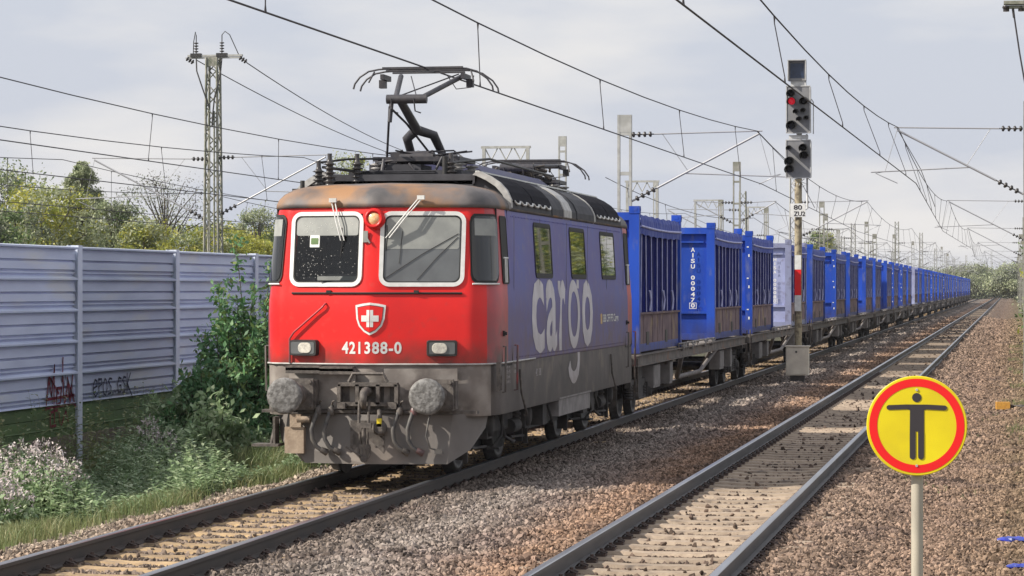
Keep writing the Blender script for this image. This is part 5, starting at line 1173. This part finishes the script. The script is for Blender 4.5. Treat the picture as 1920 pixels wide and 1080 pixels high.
# midpoint stay wires near the right bracket
b = MB(); b.tube([(-3.15,79,6.85),(-2.9,92,6.25),(-2.75,104,5.35)],.012,4); b.tube([(-7.1,79,6.8),(-7.0,92,6.2),(-7.2,104,5.35)],.012,4); tag(b.build('stay_wire', 'wire'), 'loose stay wires dropping behind the pair of large brackets', 'stay wire')

# ================================================================== VEGETATION
def leaves(C0, n, sz, sig, rng, flat=.0):
    """n leaf quads around each centre in C0 (k,3) with spread sig (k,3)"""
    k = len(C0); P = np.repeat(C0, n, 0) + rng.normal(size=(k*n, 3))*np.repeat(sig, n, 0)
    a = rng.normal(size=(k*n, 3)); a /= np.linalg.norm(a, axis=1)[:, None]; b_ = np.cross(a, rng.normal(size=(k*n, 3))); b_ /= np.linalg.norm(b_, axis=1)[:, None]
    s = (sz*rng.uniform(.6, 1.4, k*n))[:, None]
    V = np.stack([P-a*s, P-b_*s*.45, P+a*s, P+b_*s*.45], 1).reshape(-1, 3); F = np.arange(len(V)).reshape(-1, 4); return V, F
def tree(name, label, X, Y, h, rad, m, seed, shape='round', n=46, per=110, leaf=.12, group='trees beyond the noise barrier', z0=-.6, mats=None):
    rng = np.random.default_rng(seed); rd = random.Random(seed)
    t = thing(name, (X,Y,z0), label, 'tree', group); tr = MB()
    th = h*(.25 if shape != 'bare' else .35); tr.tube([(0,0,0),(.05*rad,0,th*.6),(-.03*rad,.05,h*.55),(0,0,h*.88)], .1, 7, rr=[.026*h,.02*h,.011*h,.003*h])
    cs = []
    for k in range(n):
        u = rng.random(); z = h*(.18+.80*(u**.85 if shape != 'poplar' else (k+.5)/n)); prof = {'round': sqrt(max(.05,1-((z/h-.52)/.5)**2)), 'poplar': (1-z/h)**.85*1.3+.03, 'bare': sqrt(max(.05,1-((z/h-.6)/.42)**2)), 'hedge': .95}[shape]
        a = rng.uniform(0, 2*pi); rr = rad*prof*rng.uniform(.25, 1.0); c = np.array([rr*cos(a), rr*sin(a), z]); cs.append(c)
        if k % 2 == 0 or shape == 'bare':
            zb = max(.1*h, z*rng.uniform(.55,.8)); tr.tube([(0,0,zb), (c[0]*.5, c[1]*.5, (zb+z)/2+.1), tuple(c)], .02, 4, rr=[.006*h,.004*h,.0015*h])
    tr.build('trunk', 'bark', t)
    cs = np.array(cs); sg = np.full((n,3), rad*.17)*rng.uniform(.6,1.3,(n,1)); sg[:,2] *= .75
    if shape == 'poplar': sg *= np.clip(1.2-cs[:,2:3]/h, .18, 1)
    per = int(per*2.0); leaf *= .72; sg *= .82
    V, F = leaves(cs, per, leaf, sg, rng); mi = np.repeat(rng.integers(0, 3, len(cs)), per)
    mi = np.where(rng.random(len(F)) < .2, rng.integers(0,3,len(F)), mi)
    fastmesh('crown', V, F, mats or [m,m,m], mi, t); return t
def at_px(px, pytop, X):
    Y = Yat(px, X); return Y, Zat(pytop, X, Y)
G3 = ['leaf','leafpale','leafgrey']; Y3 = ['leafyel','leafyel','leafpale']; P3 = ['leafpale','leaf','leafyel']
T = [('leafy_tree','dark green leafy tree, leftmost of the trees behind the barrier',-5,318,-50,3.4,G3,'round',60,150,.13),
 ('poplar_tree','tall pointed pale green tree behind the left end of the barrier',152,298,-47,2.6,['leafpale','leafpale','leafpale'],'poplar',140,110,.10),
 ('bushy_tree','yellow green bushy tree left of the pointed tree',80,355,-46,2.7,Y3,'round',60,150,.13),
 ('bushy_tree','low grey green tree left of the yellow green bushy tree',30,385,-45,1.8,G3,'round',40,120,.11),
 ('thin_tree','sparse half bare tree left of the tall lattice mast',310,330,-48,3.0,['leafgrey','leafgrey','bark'],'bare',80,38,.09),
 ('bushy_tree','round yellow green tree in front of the half bare tree',270,415,-42,1.7,Y3,'round',50,130,.11),
 ('bushy_tree','dark green tree between the pointed and half bare trees',215,385,-44,2.0,G3,'round',50,130,.11),
 ('bushy_tree','yellowish shrub at the foot of the tall mast',355,432,-41,1.7,Y3,'round',40,130,.11),
 ('bushy_tree','yellow hedge like tree right of the tall mast',430,437,-41,1.5,Y3,'hedge',50,130,.11),
 ('bushy_tree','yellow green tree just left of the locomotive roof',500,432,-41,1.6,Y3,'hedge',50,130,.11),
 ('thin_tree','grey green tree rising behind the yellow hedge',485,393,-48,1.7,G3,'round',46,90,.10),
 ('poplar_tree','pale tree showing above the locomotive roof, left of the pantograph',668,288,-46,2.2,P3,'round',56,130,.12),
 ('bushy_tree','tree low behind the cab roof of the locomotive',620,325,-46,1.5,P3,'round',40,120,.10),
 ('bushy_tree','rounded green tree right of the signal above the containers',1540,437,-34,4.0,P3,'round',60,120,.22),
 ('bushy_tree','low dark tree directly above the barrier, outermost on the left',-40,400,-43,2.2,G3,'round',50,130,.12)]
for i, (nm, lab, px, py, X, rad, mm, shp, n, per, lf) in enumerate(T):
    Yt, zt = at_px(px, py, X); tree(nm, lab, X, Yt, zt+.6, rad*1.12, 'leaf', 100+i, shp, n, per, lf, mats=mm)
for i in range(9):
    px = -30+68*i; X = -52-3*(i%2); Yt, zt = at_px(px, 425+6*(i%3), X)
    tree('bushy_tree', 'mixed green tree in the rear row behind the barrier, %s from the left' % ordn(i), X, Yt, zt+.6, 3.4, 'leaf', 300+i, 'hedge', 46, 110, .17, mats=[P3,G3,Y3][i%3])
# far woods around the end of the line
for i, (px, py, Yd, rad) in enumerate(((1600,505,520,8),(1650,507,560,8),(1700,508,600,9),(1745,506,640,9),(1790,508,700,10),(1826,497,640,9),(1850,505,700,8),(1875,503,760,9),(1895,506,820,8),(1912,492,520,7))):
    py += 9; X = (px-1895)*cT*Yd/FPX; zt = H+(539-py)*Yd/FPX
    tree('distant_tree', 'hazy tree on the horizon, %s from the left' % ordn(i), X, Yd, zt+.6, rad*.8, 'leaf', 500+i, 'round', 60, 260, .34, group='trees on the horizon', mats=['leafpale','leafgrey','leafpale'])  # pale leaf mix puts distance haze into the crown colour
fwall = MB(); fwall.box((0,0,1.4),(60,.3,3.6)); 
for k in range(12): fwall.box((-27.5+5*k,-.2,1.4),(.3,.2,3.8))
tag(fwall.build('far_wall', 'concrete', loc=(6,880,0)), 'long low pale wall across the far end of the tracks', 'wall')
# right edge vegetation (also seen mirrored in the side windows)
for i, (X, Y, h, rad, mm, shp) in enumerate(((1.9,98,4.6,1.5,['leafyel','leaf','leafyel'],'round'),(2.1,112,4.2,1.7,['leafyel','leafgrey','leafpale'],'round'),(2.5,128,5.2,2.0,G3,'round'),(3.2,150,6.2,2.5,['leaf','leafyel','leaf'],'round'),(4.6,165,7,2.8,G3,'round'),(4.8,190,6.5,2.8,P3,'round'),(5.5,220,7,3.2,G3,'round'),(6,260,8,3.6,P3,'round'),(5.6,100,6.5,2.6,['leafyel','leafyel','leaf'],'round'),(7.6,112,7,3,P3,'round'),(8.5,124,7.5,3,['leafyel','leafyel','leaf'],'round'),(5.0,93,6,2.3,G3,'round'),(10.5,136,8,3.4,P3,'round'),(4.6,106,6.5,2.0,['leaf','leafyel','leafpale'],'round'),(7.4,128,7.5,2.6,P3,'round'),(12,150,9,3.6,G3,'round'))):
    tree('bushy_tree', 'leafy tree on the right bank, %s in order away from the camera' % ordn(i), X, Y, h, rad, 'leaf', 700+i, shp, 50, 110, .12, group='trees on the right bank', z0=-.4, mats=mm)
# big bush in front of the barrier, left of the locomotive
def bush(label, X, Y, h, rad, seed, n=60, per=110, leaf=.055, m='bush', name='bush'):
    rng = np.random.default_rng(seed); t = thing(name, (X,Y,-.48), label, 'bush'); b = MB(); tips = []
    for k in range(n):
        a = rng.uniform(0,2*pi); r = rad*rng.random()**.6; hh = h*(1-.62*(r/rad)**1.4)*rng.uniform(.55,1.12)
        p0 = np.array([r*.35*cos(a), r*.35*sin(a), 0]); p1 = np.array([r*.8*cos(a), r*.8*sin(a), hh*.6]); p2 = np.array([r*cos(a)+rng.normal()*.12, r*sin(a)+rng.normal()*.12, hh])
        b.tube([p0,p1,p2], .01, 4, rr=[.02,.012,.004]); 
        for u in np.linspace(.15, 1, 9): q = p0*(1-u)**2+2*p1*u*(1-u)+p2*u*u; tips.append(q)
    b.build('stems', 'bark', t); tips = np.array(tips); V, F = leaves(tips, per//9, leaf, np.full((len(tips),3), .075), rng)
    fastmesh('foliage', V, F, [m, 'leaf' if m == 'bush' else m], (rng.random(len(F)) < .25).astype(int), t); return t
bush('tall dark green bush between the barrier and the locomotive', -11.9, Yat(462,-11.9), 3.45, .85, 21, 70, 230, .055)
bush('second green bush hugging the left side of the locomotive front', -11.2, Yat(490,-11.2)+1.5, 2.3, .9, 22, 60, 200, .05)
bush('lower green bush left of the tall dark bush', -11.9, Yat(405,-11.9), 2.0, .8, 23, 48, 170, .06)
bush('small bush at the foot of the third barrier post', -12.6, Yat(350,-12.4), 1.3, .7, 24, 40, 150, .055, 'weed')
bush('pale willowy shrub beside the grass left of the locomotive', -11.3, Yat(430,-11.3)-.8, 1.25, .7, 25, 45, 150, .06, 'weed')
bush('wispy shrub growing up between the barrier and the tall bush', -12.6, Yat(425,-12.6), 2.35, .55, 26, 26, 150, .05, 'weed')
# weeds: upright leafy stems, nobody could count them
def weeds(name, label, pts, hs, m, rng, lf=.05, nl=16, cat='undergrowth'):
    Vs = []
    for (x, y), h in zip(pts, hs):
        z0 = float(gz(np.array(x), np.array(y))); lean = rng.normal(size=2)*.12*h
        u = np.linspace(.12, 1, nl); P = np.stack([x+lean[0]*u**2, y+lean[1]*u**2, z0+h*u*(1-.06*u)], -1)
        a = np.arange(nl)*2.4+rng.uniform(0,6); up = rng.uniform(.1,.7,nl); d = np.stack([np.cos(a), np.sin(a), up], -1); d /= np.linalg.norm(d,axis=1)[:,None]
        L_ = (lf*(1.25-.7*u)*rng.uniform(.8,1.5,nl))[:,None]; sd = np.stack([-np.sin(a), np.cos(a), 0*a], -1)*L_*.22
        Vs.append(np.stack([P, P+d*L_*.5+sd, P+d*L_+np.array([0,0,-.15])*L_, P+d*L_*.5-sd], 1).reshape(-1,3))
        s = np.array([.004,0,0]); q0 = np.array([x,y,z0]); q1 = P[-1]; Vs.append(np.stack([q0-s,q0+s,q1+s*.3,q1-s*.3]))
    V = np.concatenate(Vs); F = np.arange(len(V)).reshape(-1,4); o = fastmesh(name, V, F, [m]); tag(o, label, cat, kind='stuff'); return o
rng = np.random.default_rng(5)
def wpts(n, x0, x1, y0, y1): return list(zip(rng.uniform(x0,x1,n), rng.uniform(y0,y1,n)))
p = wpts(3900, -13.8, -9.75, 30, 50); h = [max(.12, (.30+.42*min(1,max(0,(-9.5-x)/1.6))-.22*min(1,max(0,(-12.3-x)/1.2)))*rng.uniform(.45,1.4)*(.75+.35*math.sin(x*2.3+y*1.1))) for x, y in p]
weeds('weeds', 'dense grey green weeds between the noise barrier and the track', p, h, 'weed', rng, .13, 14)
p = wpts(900, -13.8, -10.6, 44, 75); weeds('far_weeds', 'weeds growing along the barrier beyond the locomotive', p, [rng.uniform(.4,1.2) for _ in p], 'weed', rng, .1, 16)
p = wpts(110, -13.7, -12, 31, 47); weeds('tall_weeds', 'taller willowy weed stalks in front of the green barrier boards', p, [rng.uniform(.9,1.5) for _ in p], 'grass', rng, .12, 22)
p = wpts(260, -1.6, 1.2, 32, 75); p = [q for q in p if math.sin(q[0]*3+q[1]*.8)+math.sin(q[1]*1.9) > .5]; weeds('gravel_weeds', 'tiny weeds sprouting in the gravel right of the tracks', p, [rng.uniform(.04,.12) for _ in p], 'grass', rng, .04, 8)
def grass(name, label, pts, hmin, hmax, m, cat='grass'):
    n = len(pts); P = np.array(pts); z0 = gz(P[:,0], P[:,1]); h = rng.uniform(hmin, hmax, n); a = rng.uniform(0, 2*pi, n); w_ = rng.uniform(.003,.006,n); ln = rng.normal(size=(n,2))*.35*h[:,None]
    B = np.stack([P[:,0],P[:,1],z0],-1); s = np.stack([np.cos(a)*w_,np.sin(a)*w_,0*a],-1); T_ = B+np.stack([ln[:,0],ln[:,1],h],-1); Mi = B+np.stack([ln[:,0]*.3,ln[:,1]*.3,h*.6],-1)
    V = np.stack([B-s,B+s,Mi+s*.8,Mi-s*.8, Mi-s*.8,Mi+s*.8,T_+s*.1,T_-s*.1],1).reshape(-1,3); o = fastmesh(name, V, np.arange(len(V)).reshape(-1,4), [m]); tag(o, label, cat, kind='stuff')
pts = [(x,y) for x, y in zip(rng.uniform(-11.9,-9.35,110000), rng.uniform(25,48,110000)) if rng.random() < min(1, (-9.25-x)*1.1)*max(.12,.5+.5*math.sin(x*2.7+y*1.3)) ]
grass('grass', 'olive grass along the left shoulder of the track bed', pts, .04, .26, 'grass')
pts = [(x,y) for x, y in wpts(9000,-11.3,-10.1,37,46)]; grass('long_grass', 'long pale grass blades in front of the bushes beside the locomotive', pts, .25, .6, 'grass')
pts = [(x,y) for x, y in wpts(16000,-.1,2.0,44,130) if math.sin(x*4+y*.5)+math.sin(y*1.1)+x*.5 > 1.0]; grass('bank_grass', 'tufts of green grass on the right bank', pts, .05, .2, 'grass')
# flowers
def flowers(label, X, Y, h, rad, n, seed):
    r2 = np.random.default_rng(seed); t = thing('flowering_plant', (X,Y,-.46), label, 'plant'); b = MB(); hd = []
    for k in range(n):
        a = r2.uniform(0,2*pi); r = rad*sqrt(r2.random()); hh = h*(1-.35*(r/rad)**2)*r2.uniform(.65,1.05); p = np.array([r*cos(a), r*sin(a), hh]); hd.append(p)
        b.tube([(p[0]*.5,p[1]*.5,0),(p[0]*.8,p[1]*.8,hh*.6),tuple(p)], .004, 3)
    b.build('stems', 'leaf', t); hd = np.array(hd); V, F = leaves(hd, 14, .022, np.full((n,3), .032), r2); fastmesh('blossoms', V, F, ['flower'], None, t)
    V, F = leaves(hd*np.array([1,1,.6]), 9, .05, np.full((n,3), .09), r2); fastmesh('leaves', V, F, ['weed'], None, t)
flowers('large clump of white pink flowers in front of the graffiti', -11.35, Yat(85,-11.35)-.4, .98, .62, 170, 1)
flowers('smaller clump of pale flowers left of the large flower clump', -11.2, Yat(20,-11.2)-.9, .78, .55, 110, 2)
flowers('small cluster of white flowers near the second barrier post', -11.9, Yat(280,-11.9), 1.02, .18, 26, 3)
flowers('small cluster of white flowers low beside the bushes', -11.7, Yat(312,-11.7), .80, .16, 20, 4)

# ================================================================== HAZE
b = MB(); b.box((0, 2150, 6.5), (5200, 4900, 16.6)); hz = b.build('haze', mat('air', (1,1,1))); tag(hz, kind='stuff')
hm = hz.data.materials[0]; t = hm.node_tree; t.nodes.clear(); o = N(t, 'ShaderNodeOutputMaterial'); v = N(t, 'ShaderNodeVolumePrincipled')
v.inputs['Color'].default_value = (.93, .95, 1, 1); v.inputs['Density'].default_value = .00013; v.inputs['Anisotropy'].default_value = .3; t.links.new(v.outputs[0], o.inputs['Volume'])
